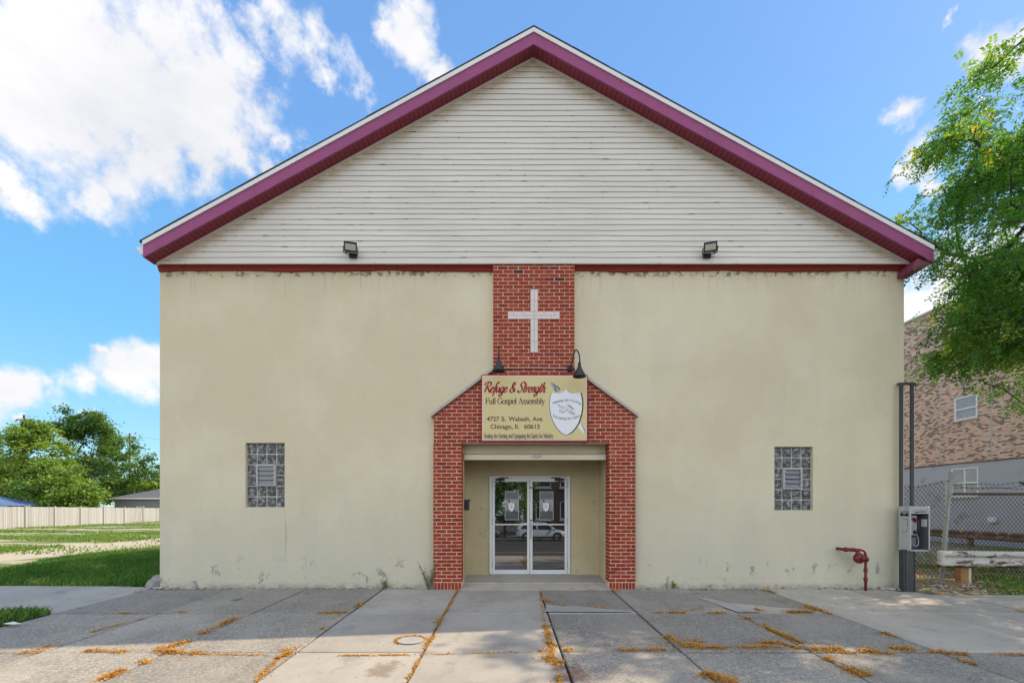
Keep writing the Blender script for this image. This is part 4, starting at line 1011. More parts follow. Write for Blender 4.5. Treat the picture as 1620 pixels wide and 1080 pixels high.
# ------------------------------------------------------------------ lamps, pipes and boxes on the front wall
def gooseneck(label, plate, head, side):
    t = thing("gooseneck_lamp", label, "wall lamp", plate, group="gooseneck lamps over the sign")
    px, py, pz = plate; hx, hy, hz = head     # head: top of the shade's neck
    mb = MB(); mb.lathe([(0, 0), (.062, 0), (.062, .018), (.045, .03), (0, .034)], (px, py, pz), (0, -1, 0), 18); mb.build("wall_plate", m_black, t, True)
    d = Vector((hx-px, hy-py, 0)); h = Vector((0, 0, 1)); p0 = Vector((px, py-.03, pz)); pts = []
    for k, up in ((0, 0), (.18, .04), (.36, .16), (.5, .24), (.68, .285), (.86, .27), (.97, .22), (1.0, .12)):
        pts.append(p0+d*k+h*up+h*(hz+.02-pz-.12)*max(0, (k-.5)*2))
    pts.append(Vector((hx, hy, hz)))
    mb = MB(); mb.tube([tuple(p) for p in cat_rom3(pts)], .0125, 8); mb.build("arm", m_black, t, True)
    mb = MB(); mb.lathe([(0, .03), (.018, .028), (.026, 0), (.030, -.05), (.036, -.055), (.038, -.075), (.11, -.205), (.117, -.225), (.112, -.226), (.034, -.08), (0, -.07)], (hx, hy, hz), (0, 0, 1), 22); mb.build("shade", m_black, t, True)
def cat_rom3(pts, n=5):
    P = [Vector(p) for p in pts]; P = [P[0]*2-P[1]]+P+[P[-1]*2-P[-2]]; out = []
    for i in range(1, len(P)-2):
        for k in range(n):
            t = k/n; a, b, c, d = P[i-1], P[i], P[i+1], P[i+2]; out.append(.5*((2*b)+(c-a)*t+(2*a-5*b+4*c-d)*t*t+(3*b-3*c+d-a)*t**3))
    return out+[P[-2]]
gooseneck("black gooseneck lamp seen head on above the left end of the yellow sign", (-.165, 8.25, 4.02), (-.153, 7.86, 4.06), 0)
gooseneck("black gooseneck lamp swung sideways above the shield end of the yellow sign", (1.125, 8.25, 4.00), (1.245, 7.88, 3.97), 1)
mb = MB(); mb.tube([(-.10, 8.235, 4.005), (.5, 8.235, 4.008), (1.07, 8.235, 3.998)], .012, 8)
tag(mb.build("conduit_pipe", m_flash), "thin grey conduit running along the bricks between the two gooseneck lamps", "conduit")

def floodlight(label, x, yaw):
    t = thing("floodlight", label, "floodlight", (x, 8.22, 6.02), 0, "floodlights on the gable siding")
    T = Matrix.Translation((x, 8.08, 6.105)) @ Matrix.Rotation(yaw, 4, 'Z') @ Matrix.Rotation(R(30), 4, 'X')
    mb = MB(); mb.cbox(-.11, .11, -.025, .02, -.082, .082, .008, M=T)
    for k in range(7): mb.box(-.09+k*.028, -.084+k*.028, .02, .05, -.07, .07, M=T)
    mb.build("housing", m_black, t)
    mb = MB(); mb.box(-.088, .088, -.0275, -.024, -.05, .05, M=T); mb.build("lens", m_lens, t)
    mb = MB()
    for s in (-1, 1): mb.tube([T @ Vector((s*.122, .0, .0)), T @ Vector((s*.122, .05, -.10)), Vector((x+s*.07, 8.20, 6.02))], .008, 6)
    mb.tube([T @ Vector((-.122, .05, -.10)), T @ Vector((.122, .05, -.10))], .008, 6)
    mb.cbox(x-.07, x+.07, 8.20, 8.235, 5.985, 6.06, .004); mb.build("bracket", m_black, t)
m_lens = worn((.50, .49, .42), .05, 10, .12, bump=0, name='floodlight_glass')
floodlight("small black floodlight on the siding above the left glass block window, turned slightly right", -2.79, R(16))
floodlight("small black floodlight on the siding above the right glass block window, turned slightly left", 3.60, R(-18))

def mail_box():
    t = thing("mailbox", "small black mailbox on the inner side of the left brick pier", "mailbox", (-.77, 8.6, 1.45))
    x0 = -.845
    mb = MB(); mb.prism([(1.44, 8.50), (1.44, 8.74), (1.60, 8.74), (1.66, 8.62), (1.60, 8.50)][0:0] or [(8.50, 1.43), (8.74, 1.43), (8.74, 1.62), (8.50, 1.585)], 'x', x0, x0+.115); mb.build("box", m_black, t)
    mb = MB(); mb.prism([(8.49, 1.585), (8.75, 1.622), (8.75, 1.64), (8.49, 1.603)], 'x', x0, x0+.135); mb.build("lid", m_black, t)
mail_box()

def fire_valve():
    x, y = 6.42, 8.16
    t = thing("standpipe_valve", "red painted fire sprinkler valve on a short pipe at the wall foot", "valve", (x, y, 0))
    mb = MB(); mb.tube([(x, y, -.03), (x, y, .53)], .022, 10)
    for z, r in ((.16, .032), (.20, .036), (.33, .034), (.37, .030)): mb.lathe([(0, 0), (r, 0), (r, .03), (0, .03)], (x, y, z), sides=10)
    mb.build("pipe", m_redvalve, t, True)
    mb = MB(); mb.lathe([(0, -.075), (.06, -.07), (.092, -.03), (.095, .0), (.092, .03), (.06, .07), (.0, .075)], (x-.115, y, .575), (0, 1, .1), 18)
    mb.tube([(x-.04, y, .565), (x+.03, y, .555)], .035, 8); mb.lathe([(0, 0), (.045, 0), (.045, .03), (0, .03)], (x+.0, y, .555), (1, 0, 0), 8)
    mb.lathe([(0, 0), (.035, 0), (.03, .05), (0, .06)], (x-.115, y-.07, .575), (0, -1, 0), 10)
    mb.build("valve_body", m_redvalve, t, True)
    mb = MB(); mb.tube(cat_rom3([(x, y, .57), (x, y, .64), (x-.03, y, .70), (x-.10, y, .722), (x-.17, y, .722)]), .018, 8)
    mb.tube([(x-.145, y, .60), (x-.145, y, .72)], .034, 8)
    mb.tube([(x-.10, y, .722), (x-.30, y+.01, .728)], [.026, .026], 8)
    mb.tube([(x-.28, y+.01, .728), (x-.34, y+.02, .73), (x-.36, y+.03, .73)], [.032, .044, .040], 10)
    for xx in (x-.2, x-.24): mb.lathe([(0, 0), (.036, 0), (.036, .02), (0, .02)], (xx, y, .726), (-1, 0, 0), 10)
    mb.tube([(x-.36, y+.03, .73), (x-.36, 8.37, .73)], .028, 8)
    mb.build("elbow_pipe", m_redvalve, t, True)
fire_valve()

# ------------------------------------------------------------------ pay telephone on its steel pedestal, and the empty sign frame
def payphone():
    t = thing("payphone", "grey hooded pay telephone with black handset on a dark steel pedestal", "payphone", (7.12, 8.12, -.02))
    mb = MB(); mb.cbox(7.02, 7.235, 8.06, 8.15, -.06, .735, .008); mb.box(7.045, 7.05, 8.052, 8.06, .0, .72); mb.box(7.205, 7.21, 8.052, 8.06, .0, .72); mb.build("pedestal", m_steel, t)
    x0, x1, y0, y1, z0, z1 = 7.075, 7.425, 8.0, 8.235, .715, 1.505
    w = .02
    mb = MB()
    # hood: back, two sides, deep top fascia, sloping floor; open in front
    mb.cbox(x0, x1, y1-w, y1, z0, z1, .004)
    side = [(y0, z0+.03), (y0+.03, z0), (y1-w-.001, z0), (y1-w-.001, z1-.001), (y0+.02, z1-.001), (y0, z1-.02)]
    mb.prism(side, 'x', x0, x0+w); mb.prism(side, 'x', x1-w, x1)
    mb.box(x0+w+.001, x1-w-.001, y0+.004, y1-w-.001, z1-.022, z1-.003); mb.box(x0+w+.001, x1-w-.001, y0+.002, y0+.02, z1-.13, z1-.0225)
    mb.box(x0+w+.001, x1-w-.001, y0+.01, y1-w-.001, z0+.001, z0+.02); 
    mb.build("hood", m_booth, t)
    mb = MB(); mb.box(x0+w+.0005, x0+w+.004, y0+.022, y1-w-.002, z0+.022, z1-.13); mb.box(x1-w-.004, x1-w-.0005, y0+.006, y1-w-.002, z0+.022, z1-.13); mb.box(x0+w+.005, x1-w-.005, y1-w-.006, y1-w-.002, z0+.022, z1-.13); mb.build("hood_lining", m_boothin, t)
    mb = MB(); mb.cbox(x0+w+.006, x0+.19, y0+.075, y1-w-.007, z0+.28, z1-.165, .006); p = mb.build("telephone", m_booth, t)
    mb = MB(); mb.box(x0+.03, x0+.17, y0+.071, y0+.075, z1-.245, z1-.19); mb.build("coin_panel", m_signred, p)
    mb = MB(); mb.box(x0+.045, x0+.11, y0+.069, y0+.075, z0+.36, z0+.47); mb.build("keypad", m_ochre2, p)
    mb = MB(); pts = [(x0+.155, y0+.055, z1-.24), (x0+.165, y0+.035, z1-.27), (x0+.168, y0+.03, z1-.36), (x0+.165, y0+.035, z1-.43), (x0+.150, y0+.055, z1-.46)]
    mb.tube(cat_rom3(pts), .017, 8); mb.tube([(x0+.12, y0+.06, z1-.245), (x0+.16, y0+.05, z1-.245)], .03, 10); mb.tube([(x0+.12, y0+.06, z1-.455), (x0+.16, y0+.05, z1-.455)], .03, 10); mb.build("handset", m_black, p, True)
    mb = MB(); mb.tube(cat_rom3([(x0+.155, y0+.06, z1-.47), (x0+.185, y0+.05, z1-.56), (x0+.19, y0+.05, z1-.66), (x0+.15, y0+.05, z1-.71), (x0+.08, y0+.06, z1-.68)]), .008, 6); mb.build("cord", m_galv, p, True)
    mb = MB(); mb.cbox(x0+.03, x0+.15, y0+.05, y1-w-.007, z0+.08, z0+.24, .006); mb.build("book_shelf", m_boothin, p)
    mb = MB(); mb.box(x1-w-.0075, x1-w-.0045, y0+.03, y0+.14, z1-.36, z1-.23); mb.build("notice", m_paper, t)
    mb = MB(); mb.box(x0+.03, x1-.03, y0-.0005, y0+.002, z1-.105, z1-.04); n = mb.build("name_plate", m_galv, t)
    c2 = lambda a, b: (x0+.03+a, z1-.105+b)
    sans_text("lettering", "Phone", .06, .235, -.017, -.034, lambda a, b: (x0+.03+a, z1-.105-b), y0-.0016, m_black, t)
    o = sans_text("lettering", "Phone", .03, .19, -.02, -.036, lambda a, b: (a, -b), 0, m_black, t)
    for v in o.data.vertices: v.co = (x0-.0016, y1-.03-v.co.x*.95, z1-.105+v.co.z)
    # handset symbol on the side
    L = MB(); 
    def sd(a, b): return (x0-.0018, y1-.03-a, z1-b)
    def rib(pts, w):
        c = cat_rom(pts)
        for i in range(len(c)-1):
            d = (c[i+1]-c[i]); d = d.normalized() if d.length else Vector((1, 0)); n_ = Vector((-d.y, d.x))*w/2
            L.face([sd(*(c[i]+n_)), sd(*(c[i+1]+n_)), sd(*(c[i+1]-n_)), sd(*(c[i]-n_))])
    rib([(.02, .13), (.05, .15), (.12, .15), (.15, .13)], .035); rib([(.03, .125), (.03, .175)], .05); rib([(.145, .12), (.15, .18)], .055)
    L.build("telephone_symbol", m_black, t); L = MB()
    rib([(.07, .20), (.09, .23), (.15, .23), (.16, .30), (.155, .38), (.13, .44), (.08, .46), (.06, .43)], .007)
    L.build("cord_symbol", m_black, t)
m_ochre2 = worn((.42, .34, .24), .2, 30, .6, bump=0, name='worn_keypad')
payphone()
def sign_frame():
    t = thing("steel_frame", "tall empty black steel frame of two posts behind the payphone hood", "frame", (7.16, 8.30, 0))
    for x in (7.16, 7.355):
        mb = MB(); y = 8.30
        mb.box(x-.026, x+.026, y-.035, y-.027, -.05, 3.72); mb.box(x-.026, x-.020, y-.0265, y-.005, -.05, 3.72); mb.box(x+.020, x+.026, y-.0265, y-.005, -.05, 3.72)
        rr = random.Random(int(x*100))
        for k in range(5): mb.lathe([(0, 0), (.008, 0), (.008, .006), (0, .006)], (x, y-.035, 1.7+k*.45), (0, -1, 0), 8)
        mb.build("post", m_steel, t)
    mb = MB(); mb.box(7.125, 7.415, 8.262, 8.34, 3.722, 3.752); mb.box(7.37, 7.45, 8.26, 8.30, 3.69, 3.721); mb.build("top_bar", m_steel, t)
sign_frame()

# ------------------------------------------------------------------ chain link fence and guardrails at the right
def chain_fence():
    t = thing("chain_link_fence", "sagging grey chain link fence with barbed wire between church and side yard", "fence", (9.0, 9.4, 0))
    Y = 9.4; d = .083; rr = random.Random(8)
    def wires(xa, xb, top, name):
        mb = MB(); h = d*1.22
        nz = int(1.9/h)
        def P(i, j):
            x = xa+i*d*.5; z = .03+j*h*.5
            zz = z*(top(x)/1.78)
            return (x+.02*math.sin(z*3+x*2)*.6, Y+.02*math.sin(x*2.3+z*2), zz)
        ni = int((xb-xa)/(d*.5)); nj = int(1.78/(h*.5))
        for s in range(-nj, ni, 2):
            a = [(s+k, k) for k in range(nj+1) if 0 <= s+k <= ni]
            b = [(s+nj-k, k) for k in range(nj+1) if 0 <= s+nj-k <= ni]
            for run in (a, b):
                if len(run) > 1: mb.tube([P(*q) for q in run[::2]+([run[-1]] if len(run) % 2 == 0 else [])], .0042, 3, cap=False)
        mb.build(name, m_wire, t)
    wires(7.32, 9.05, lambda x: 2.03-.16*math.sin((x-7.3)/1.75*math.pi)+.0*x, "wire_mesh")
    wires(9.1, 13.2, lambda x: 1.74, "wire_mesh")
    mb = MB(); mb.tube([(8.93, 9.38, -.12), (9.04, 9.38, 1.1), (9.13, 9.38, 2.16)], .042, 12); mb.lathe([(0, .05), (.03, .04), (.055, .0), (.055, -.05), (.045, -.055)], (9.13, 9.38, 2.17), (.08, 0, 1), 12)
    for z in (.35, .78, 1.2, 1.55, 1.75, 1.95):
        x = 8.93+.104*(z+.12)/1.1; mb.lathe([(.05, 0), (.053, 0), (.053, .035), (.05, .035)], (x, 9.38, z), (.08, 0, 1), 12)
    mb.build("post", m_galv, t, False)
    mb = MB(); mb.tube([(13.0, 9.4, -.1), (13.0, 9.4, 1.8)], .04, 10); mb.build("post", m_galv, t)
    mb = MB(); mb.tube([(9.08, 9.4, 1.76), (11, 9.4, 1.755), (13.2, 9.4, 1.765)], .028, 10); mb.build("top_rail", m_rust2, t)
    mb = MB(); mb.tube([(10.62, 9.42, 1.99), (10.78, 9.36, 1.87)], .02, 6); mb.tube([(10.62, 9.42, 1.99), (10.60, 9.42, 2.02)], .014, 6); mb.build("barb_arm", m_rust2, t)
    for zz, sag, x0, x1 in ((2.0, .05, 9.1, 10.66), (1.94, .06, 9.1, 10.7), (1.87, -.0, 9.1, 10.76), (1.98, .03, 10.66, 13.1), (1.9, .03, 10.74, 13.1), (2.03, .12, 7.32, 9.1)):
        mb = MB(); n = 16; pts = []
        for k in range(n+1):
            u = k/n; pts.append((x0+(x1-x0)*u, 9.37+.02*math.sin(u*9+zz*7), zz-sag*4*u*(1-u)+.012*math.sin(u*13+zz*20)))
        mb.tube(pts, .0042, 4, cap=False)
        for k in range(1, n*2):
            u = k/(n*2); x = x0+(x1-x0)*u; i = int(u*n); a = Vector(pts[i]); b = Vector(pts[min(i+1, n)]); p = a+(b-a)*(u*n-i)
            if k % 2: mb.tube([p+Vector((-.012, 0, .022)), p+Vector((.012, 0, -.022))], .0035, 3); mb.tube([p+Vector((.014, .01, .016)), p+Vector((-.014, -.01, -.016))], .0035, 3)
        mb.build("barbed_wire", m_wire, t)
m_rust2 = worn((.11, .07, .055), .3, 6, .8, bump=.2, name='rusted_pipe', dirt=(.26, .24, .22), dth=(.54, .66))
chain_fence()
def w_beam(mb, x0, x1, y, zc, hh, axis='x', ramp=0.):
    pr = [(-.0, 1.0), (-.035, .93), (-.075, .72), (-.075, .5), (-.02, .16), (-.02, -.16), (-.075, -.5), (-.075, -.72), (-.035, -.93), (0, -1.0)]
    n = max(2, int(abs(x1-x0)/.4)); rr = random.Random(int(zc*100))
    prev = None
    for i in range(n+1):
        x = x0+(x1-x0)*i/n; wob = .006*math.sin(i*1.9)
        ring = []
        for q in (0, .006):
            for a, b in pr:
                p = (x, y+a+q+wob, zc+b*hh+ramp*(x-x0)) if axis == 'x' else (y+a+q+wob, x, zc+b*hh)
                ring.append(p)
        if prev:
            k = len(pr)
            for j in range(k-1):
                mb.face([prev[j], ring[j], ring[j+1], prev[j+1]]); mb.face([prev[k+j], prev[k+j+1], ring[k+j+1], ring[k+j]])
            for j in (0, k-1): mb.face([prev[j], prev[k+j], ring[k+j], ring[j]])
        else:
            for j in range(len(pr)-1): mb.face([ring[j], ring[j+1], ring[len(pr)+j+1], ring[len(pr)+j]])
        prev = ring
def guardrails():
    t = thing("guardrail", "low guardrail with peeling white paint in front of the chain link fence", "guardrail", (9.2, 8.9, 0))
    mb = MB(); w_beam(mb, 8.46, 13.5, 8.9, .475, .165, ramp=-.012)
    # rounded terminal at the left end
    pts = [(8.465, 8.83+.0, .475)]
    mb.lathe([(.0, -.165), (.05, -.160), (.065, -.12), (.055, -.03), (.055, .03), (.065, .12), (.05, .16), (0, .165)], (8.46, 8.88, .475), (0, 0, 1), 14)
    mb.build("beam", m_rail, t)
    mb = MB(); mb.cbox(8.885, 9.045, 8.92, 9.04, -.06, .33, .006); p = mb.build("post", m_ochre, t)
    mb = MB(); mb.box(9.047, 9.10, 8.93, 9.03, -.06, .33); mb.build("post_side", m_postw, p)
    mb = MB(); mb.cbox(12.2, 12.36, 8.92, 9.04, -.06, .33, .006); mb.build("post", m_ochre, t)
    t = thing("guardrail", "rusty low guardrail along the foot of the brick apartment building", "guardrail", (17.2, 18, 0))
    mb = MB(); w_beam(mb, 13.5, 27, 17.4, .43, .15, 'y'); mb.build("beam", m_rust, t)
    for y in (14.2, 17.2, 20.2, 23.2):
        mb = MB(); mb.box(17.41, 17.55, y-.08, y+.08, -.1, .5); mb.build("post", m_rust, t)
guardrails()

# ------------------------------------------------------------------ brick apartment building across the side yard
def apartment():
    X = 18.6; y0, y1, H, ZB = 13.0, 31, 10.0, 3.27
    t = thing("brick_apartment_building", "three storey building of pinkish common brick with grey painted base", "apartment building", (24, 22, 0))
    wins = [(18.02, 18.97, 5.02, 5.98), (17.98, 19.1, 1.88, 3.08), (23.3, 24.2, 5.0, 6.2), (18.0, 18.97, 7.9, 8.9), (14.4, 15.4, 5.0, 6.1), (14.4, 15.4, 1.9, 3.0)]
    def wall(za, zb, x, mat, name):
        mb = MB(); ws = [w for w in wins if w[2] >= za-.01 and w[3] <= zb+.01]
        ys = sorted({y0, y1} | {w[0] for w in ws} | {w[1] for w in ws}); zs = sorted({za, zb} | {w[2] for w in ws} | {w[3] for w in ws})
        for a, b in zip(ys[:-1], ys[1:]):
            for c, d in zip(zs[:-1], zs[1:]):
                ym, zm = (a+b)/2, (c+d)/2
                if any(w[0] < ym < w[1] and w[2] < zm < w[3] for w in ws): continue
                mb.face([(x, a, c), (x, b, c), (x, b, d), (x, a, d)])
        for w in ws:
            a, b, c, d = w; x2 = x+.11
            mb.face([(x, a, c), (x2, a, c), (x2, a, d), (x, a, d)]); mb.face([(x, b, c), (x, b, d), (x2, b, d), (x2, b, c)]); mb.face([(x, a, c), (x, b, c), (x2, b, c), (x2, a, c)]); mb.face([(x, a, d), (x2, a, d), (x2, b, d), (x, b, d)])
        if name == "wall":
            mb.face([(x, y0, za), (x, y0, zb), (X+14, y0, zb), (X+14, y0, za)]); mb.face([(x, y1, za), (X+14, y1, za), (X+14, y1, zb), (x, y1, zb)])
        return mb.build(name, mat, t)
    wall(ZB, H, X, m_common, "wall"); wall(-.3, ZB-.001, X-.012, m_greybase, "painted_base")
    mb = MB(); mb.box(X-.012, X+14, y0+.0, y0+.005, -.3, ZB); mb.build("front_base", m_greybase, t)
    mb = MB(); mb.box(X-.06, X+.3, y0-.05, y1, H, H+.09); mb.face([(X, y0, H-.02), (X+14, y0, H-.02), (X+14, y1, H-.02), (X, y1, H-.02)]); mb.build("parapet_coping", m_flash, t)
    mb = MB()
    for y in (17.5, 19.55): mb.box(X-.004, X+.01, y-.025, y+.025, ZB, H)
    mb.build("mortar_seam", m_flash, t)
    mb = MB(); rr = random.Random(6)
    for i in range(46):
        a = y0+i*.4; mb.box(X-.03-rr.uniform(0, .02), X-.011, a, a+.4, ZB-.02-rr.uniform(0, .02), ZB+.01)
    mb.build("base_ledge", m_dark2, t)
    for k, (a, b, c, d) in enumerate(wins):
        x = X+.05; f = .07
        mb = MB()
        mb.box(x-.04, x+.03, a, a+f, c, d); mb.box(x-.04, x+.03, b-f, b, c, d); mb.box(x-.04, x+.03, a+f, b-f, d-f, d); mb.box(x-.04, x+.03, a+f, b-f, c, c+f)
        mid = (c+d)/2-.03
        mb.box(x-.035, x+.02, a+f, b-f, mid-.03, mid+.03)
        if k == 1: mb.box(x-.03, x+.02, (a+b)/2-.03, (a+b)/2+.03, c+f, d-f)
        w = mb.build("window", m_white, t)
        mb = MB(); mb.face([(x, a+f, c+f), (x, b-f, c+f), (x, b-f, mid), (x, a+f, mid)]); mb.face([(x-.012, a+f, mid), (x-.012, b-f, mid), (x-.012, b-f, d-f), (x-.012, a+f, d-f)]); mb.build("pane", m_winglass, w)
        mb = MB(); mb.box(X-.07, X+.05, a-.05, b+.05, c-.06, c-.001); mb.build("sill", m_flash, w)
    mb = MB(); mb.cbox(X-.16, X-.02, 17.25, 17.5, .88, 1.08, .02); mb.build("vent_hood", m_white, t)
m_dark2 = M('dark_mortar_ledge', color=(.09, .08, .075), rough=.9)
apartment()
# ------------------------------------------------------------------ trees
def skeleton(base, tips, trunk_top, seed):
    """connect tip points to a trunk; returns list of (points, radii) branches"""
    r = np.random.default_rng(seed)
    nodes = []; par = []
    n = 6
    for i in range(n+1):
        u = i/n; p = np.array(base)*(1-u)+np.array(trunk_top)*u + (r.normal(0, .05, 3)*np.array([1, 1, 0]) if 0 < i < n else 0)
        nodes.append(p); par.append(i-1)
    tips = sorted(tips, key=lambda p: np.linalg.norm(p-np.array(trunk_top)))
    tipn = []
    for t in tips:
        N = np.array(nodes); d = np.linalg.norm(N-t, axis=1)
        hd = np.maximum(0, N[:, 2]-t[2])*.8; d = d+hd; d[:2] += 5
        k = int(np.argmin(d)); p0 = nodes[k]; L = np.linalg.norm(t-p0); m = max(2, int(L/.55)); prev = k
        for i in range(1, m+1):
            u = i/m; q = p0*(1-u)+t*u; q = q+np.array([0, 0, .12*L*math.sin(u*math.pi)])+(r.normal(0, .045*min(L, 2), 3) if i < m else 0)
            nodes.append(q); par.append(prev); prev = len(nodes)-1
        tipn.append(prev)
    cnt = np.zeros(len(nodes))
    for k in tipn:
        while k >= 0: cnt[k] += 1; k = par[k]
    return nodes, par, cnt, tipn
def branch_mesh(nodes, par, cnt, r_tip, power, minr=0):
    mb = MB(); kids = {}
    for i, p in enumerate(par): kids.setdefault(p, []).append(i)
    def rad(i): return max(minr, r_tip*max(cnt[i], 1)**power)
    stack = [(0, None)]
    while stack:
        s, pr = stack.pop(); line = ([pr] if pr is not None else [])+[s]; cur = s
        while True:
            ks = kids.get(cur, [])
            if not ks: break
            ks = sorted(ks, key=lambda k: -cnt[k])
            for k in ks[1:]: stack.append((k, cur))
            cur = ks[0]; line.append(cur)
        if len(line) > 1:
            rr = [rad(i) for i in line]
            if pr is not None: rr[0] = rr[1]
            mb.tube([tuple(nodes[i]) for i in line], rr, 7 if rr[0] > .06 else 5, cap=False)
    return mb
def leaf_quads(P, D, N, L, Wd):
    """diamond leaves: base point, direction, normal-ish, length, width"""
    D = D/np.linalg.norm(D, axis=1, keepdims=True); W_ = np.cross(D, N); W_ /= (np.linalg.norm(W_, axis=1, keepdims=True)+1e-9)
    L = L[:, None]; Wd = Wd[:, None]; n = len(P)
    V = np.stack([P, P+D*L*.45+W_*Wd*.5, P+D*L, P+D*L*.45-W_*Wd*.5], 1).reshape(-1, 3)
    return V, np.arange(n*4).reshape(n, 4)
def crown_tree(name, label, cat, base, trunk_h, lobes, ntips, leaves, size, mat, seed, group=None, r_tip=.02, power=.42, spread=.6, tintbias=0., droop=.3, up=1.17):
    """lobes: list of (centre offset from base, radii); tips spread through the outer part of each lobe"""
    r = np.random.default_rng(seed); base = np.array(base, float); tips = []; trunk_h *= up
    lobes = [((c[0]*up, c[1], c[2]*up), (a[0]*up, a[1], a[2]*up)) for c, a in lobes]
    for _ in range(ntips):
        c, rd = lobes[r.integers(len(lobes))]; d = r.normal(0, 1, 3); d /= np.linalg.norm(d); u = r.uniform(.35, 1.0)**.6
        tips.append(base+np.array(c)+d*np.array(rd)*u)
    top = base+np.array([r.normal(0, .15), r.normal(0, .15), trunk_h])
    nodes, par, cnt, tipn = skeleton(base, tips, top, seed)
    t = thing(name, label, cat, tuple(base), 0, group)
    branch_mesh(nodes, par, cnt, r_tip, power).build("trunk", m_bark, t, True)
    NN = np.array(nodes); idx = np.array(tipn); pidx = np.array([par[i] for i in tipn])
    per = leaves//ntips; cen = []; ct = []
    for a, b in zip(idx, pidx):
        m = int(per*r.uniform(.5, 1.5)); s = spread*r.uniform(.65, 1.35)
        k = r.uniform(0, 1, (m, 1)); q = NN[a]*(1-k*.7)+NN[b]*k*.7 + r.normal(0, 1, (m, 3))*np.array([s, s, s*.6])*.55
        cen.append(q); ct.append(np.full(m, r.normal(0, .13)))
    P = np.concatenate(cen); ct = np.concatenate(ct); n = len(P)
    D = r.normal(0, 1, (n, 3)); D[:, 2] = D[:, 2]*.6-droop; Nn = r.normal(0, .6, (n, 3))+np.array([0, 0, 1])
    L = size*r.uniform(.6, 1.35, n); V, F = leaf_quads(P, D, Nn, L, L*r.uniform(.5, .75, n))
    tint = np.clip(.45+tintbias+ct+r.normal(0, .14, n), 0, 1)
    np_mesh("crown", V, F, mat, tint, t)
    return t
def locust(base, label, seed=3):
    """feathery street tree: drooping fronds of small leaflets along fine twigs"""
    r = np.random.default_rng(seed); base = np.array(base, float); tips = []
    lobes = [((0, 0, 6.6), (4.6, 4.0, 2.6), 120), ((-3.4, -.6, 5.7), (1.9, 2.0, 1.4), 50), ((-3.3, .2, 4.8), (1.5, 1.6, .85), 50), ((-3.1, .3, 8.9), (1.6, 1.6, 1.0), 38), ((-1.6, -1.2, 4.3), (2.0, 2.0, 1.3), 50), ((-3.0, .5, 7.2), (2.0, 2.0, 1.3), 42), ((-1.8, .3, 8.2), (2.4, 2.0, 1.0), 34), ((2, 1, 5), (3.2, 2.6, 2), 50), ((0, -2.4, 5.4), (3.0, 2.0, 1.8), 60), ((.6, 2.2, 5.0), (2.6, 1.6, 1.6), 30)]
    for c, rd, n in lobes:
        for _ in range(n):
            d = r.normal(0, 1, 3); d /= np.linalg.norm(d); tips.append(base+np.array(c)+d*np.array(rd)*r.uniform(.25, 1)**.5)
    nodes, par, cnt, tipn = skeleton(base, tips, base+np.array([-.3, .1, 2.9]), seed)
    t = thing("locust_tree", label, "tree", tuple(base))
    branch_mesh(nodes, par, cnt, .0105, .43).build("trunk", m_bark, t, True)
    NN = np.array(nodes); C = []; CT = []; DD = []
    for a in tipn:
        b = par[a]; c = par[b] if par[b] >= 0 else b; cl = r.normal(-.07, .17); m = int(r.uniform(24, 54))
        out = NN[a]-NN[c]; out = out/(np.linalg.norm(out)+1e-6)
        k = r.uniform(-.35, 1.5, (m, 1)); q = NN[a]+(NN[b]-NN[a])*np.maximum(k, 0)+out*np.maximum(-k, 0)*1.0+r.normal(0, .19, (m, 3))*np.array([1, 1, .4])
        d = out*.5+r.normal(0, .55, (m, 3)); d[:, 2] -= .45
        C.append(q); DD.append(d); CT.append(np.full(m, cl))
    C = np.concatenate(C); DD = np.concatenate(DD); DD /= np.linalg.norm(DD, axis=1, keepdims=True); CT = np.concatenate(CT); nf = len(C)
    side = np.cross(DD, np.array([0, 0, 1.])+r.normal(0, .25, (nf, 3))); side /= np.linalg.norm(side, axis=1, keepdims=True)
    up = np.cross(side, DD); LF = r.uniform(.17, .33, nf); Ps, Ds, Ns, Ts = [], [], [], []
    pairs = 6
    for i in range(pairs):
        u = (i+.4)/pairs
        for sg in (-1, 1):
            Ps.append(C+DD*(LF*u)[:, None]-np.array([0, 0, 1])*(LF*u*u*.45)[:, None]); Ds.append(side*sg*.9+DD*.55+r.normal(0, .18, (nf, 3))-np.array([0, 0, .2])); Ns.append(up+r.normal(0, .3, (nf, 3))); Ts.append(CT)
    P = np.concatenate(Ps); D = np.concatenate(Ds); Nn = np.concatenate(Ns); T = np.concatenate(Ts); n = len(P)
    V, F = leaf_quads(P, D, Nn, r.uniform(.06, .095, n), r.uniform(.024, .038, n))
    yel = np.where(r.uniform(0, 1, nf) < .06, .4, 0); yel = np.tile(yel, pairs*2)
    tint = np.clip(.42+T+yel+r.normal(0, .10, n), 0, 1)
    np_mesh("crown", V, F, m_locust, tint, t)
locust((12.7, 7.9, -.05), "feathery green locust tree leaning over the payphone from the right edge")

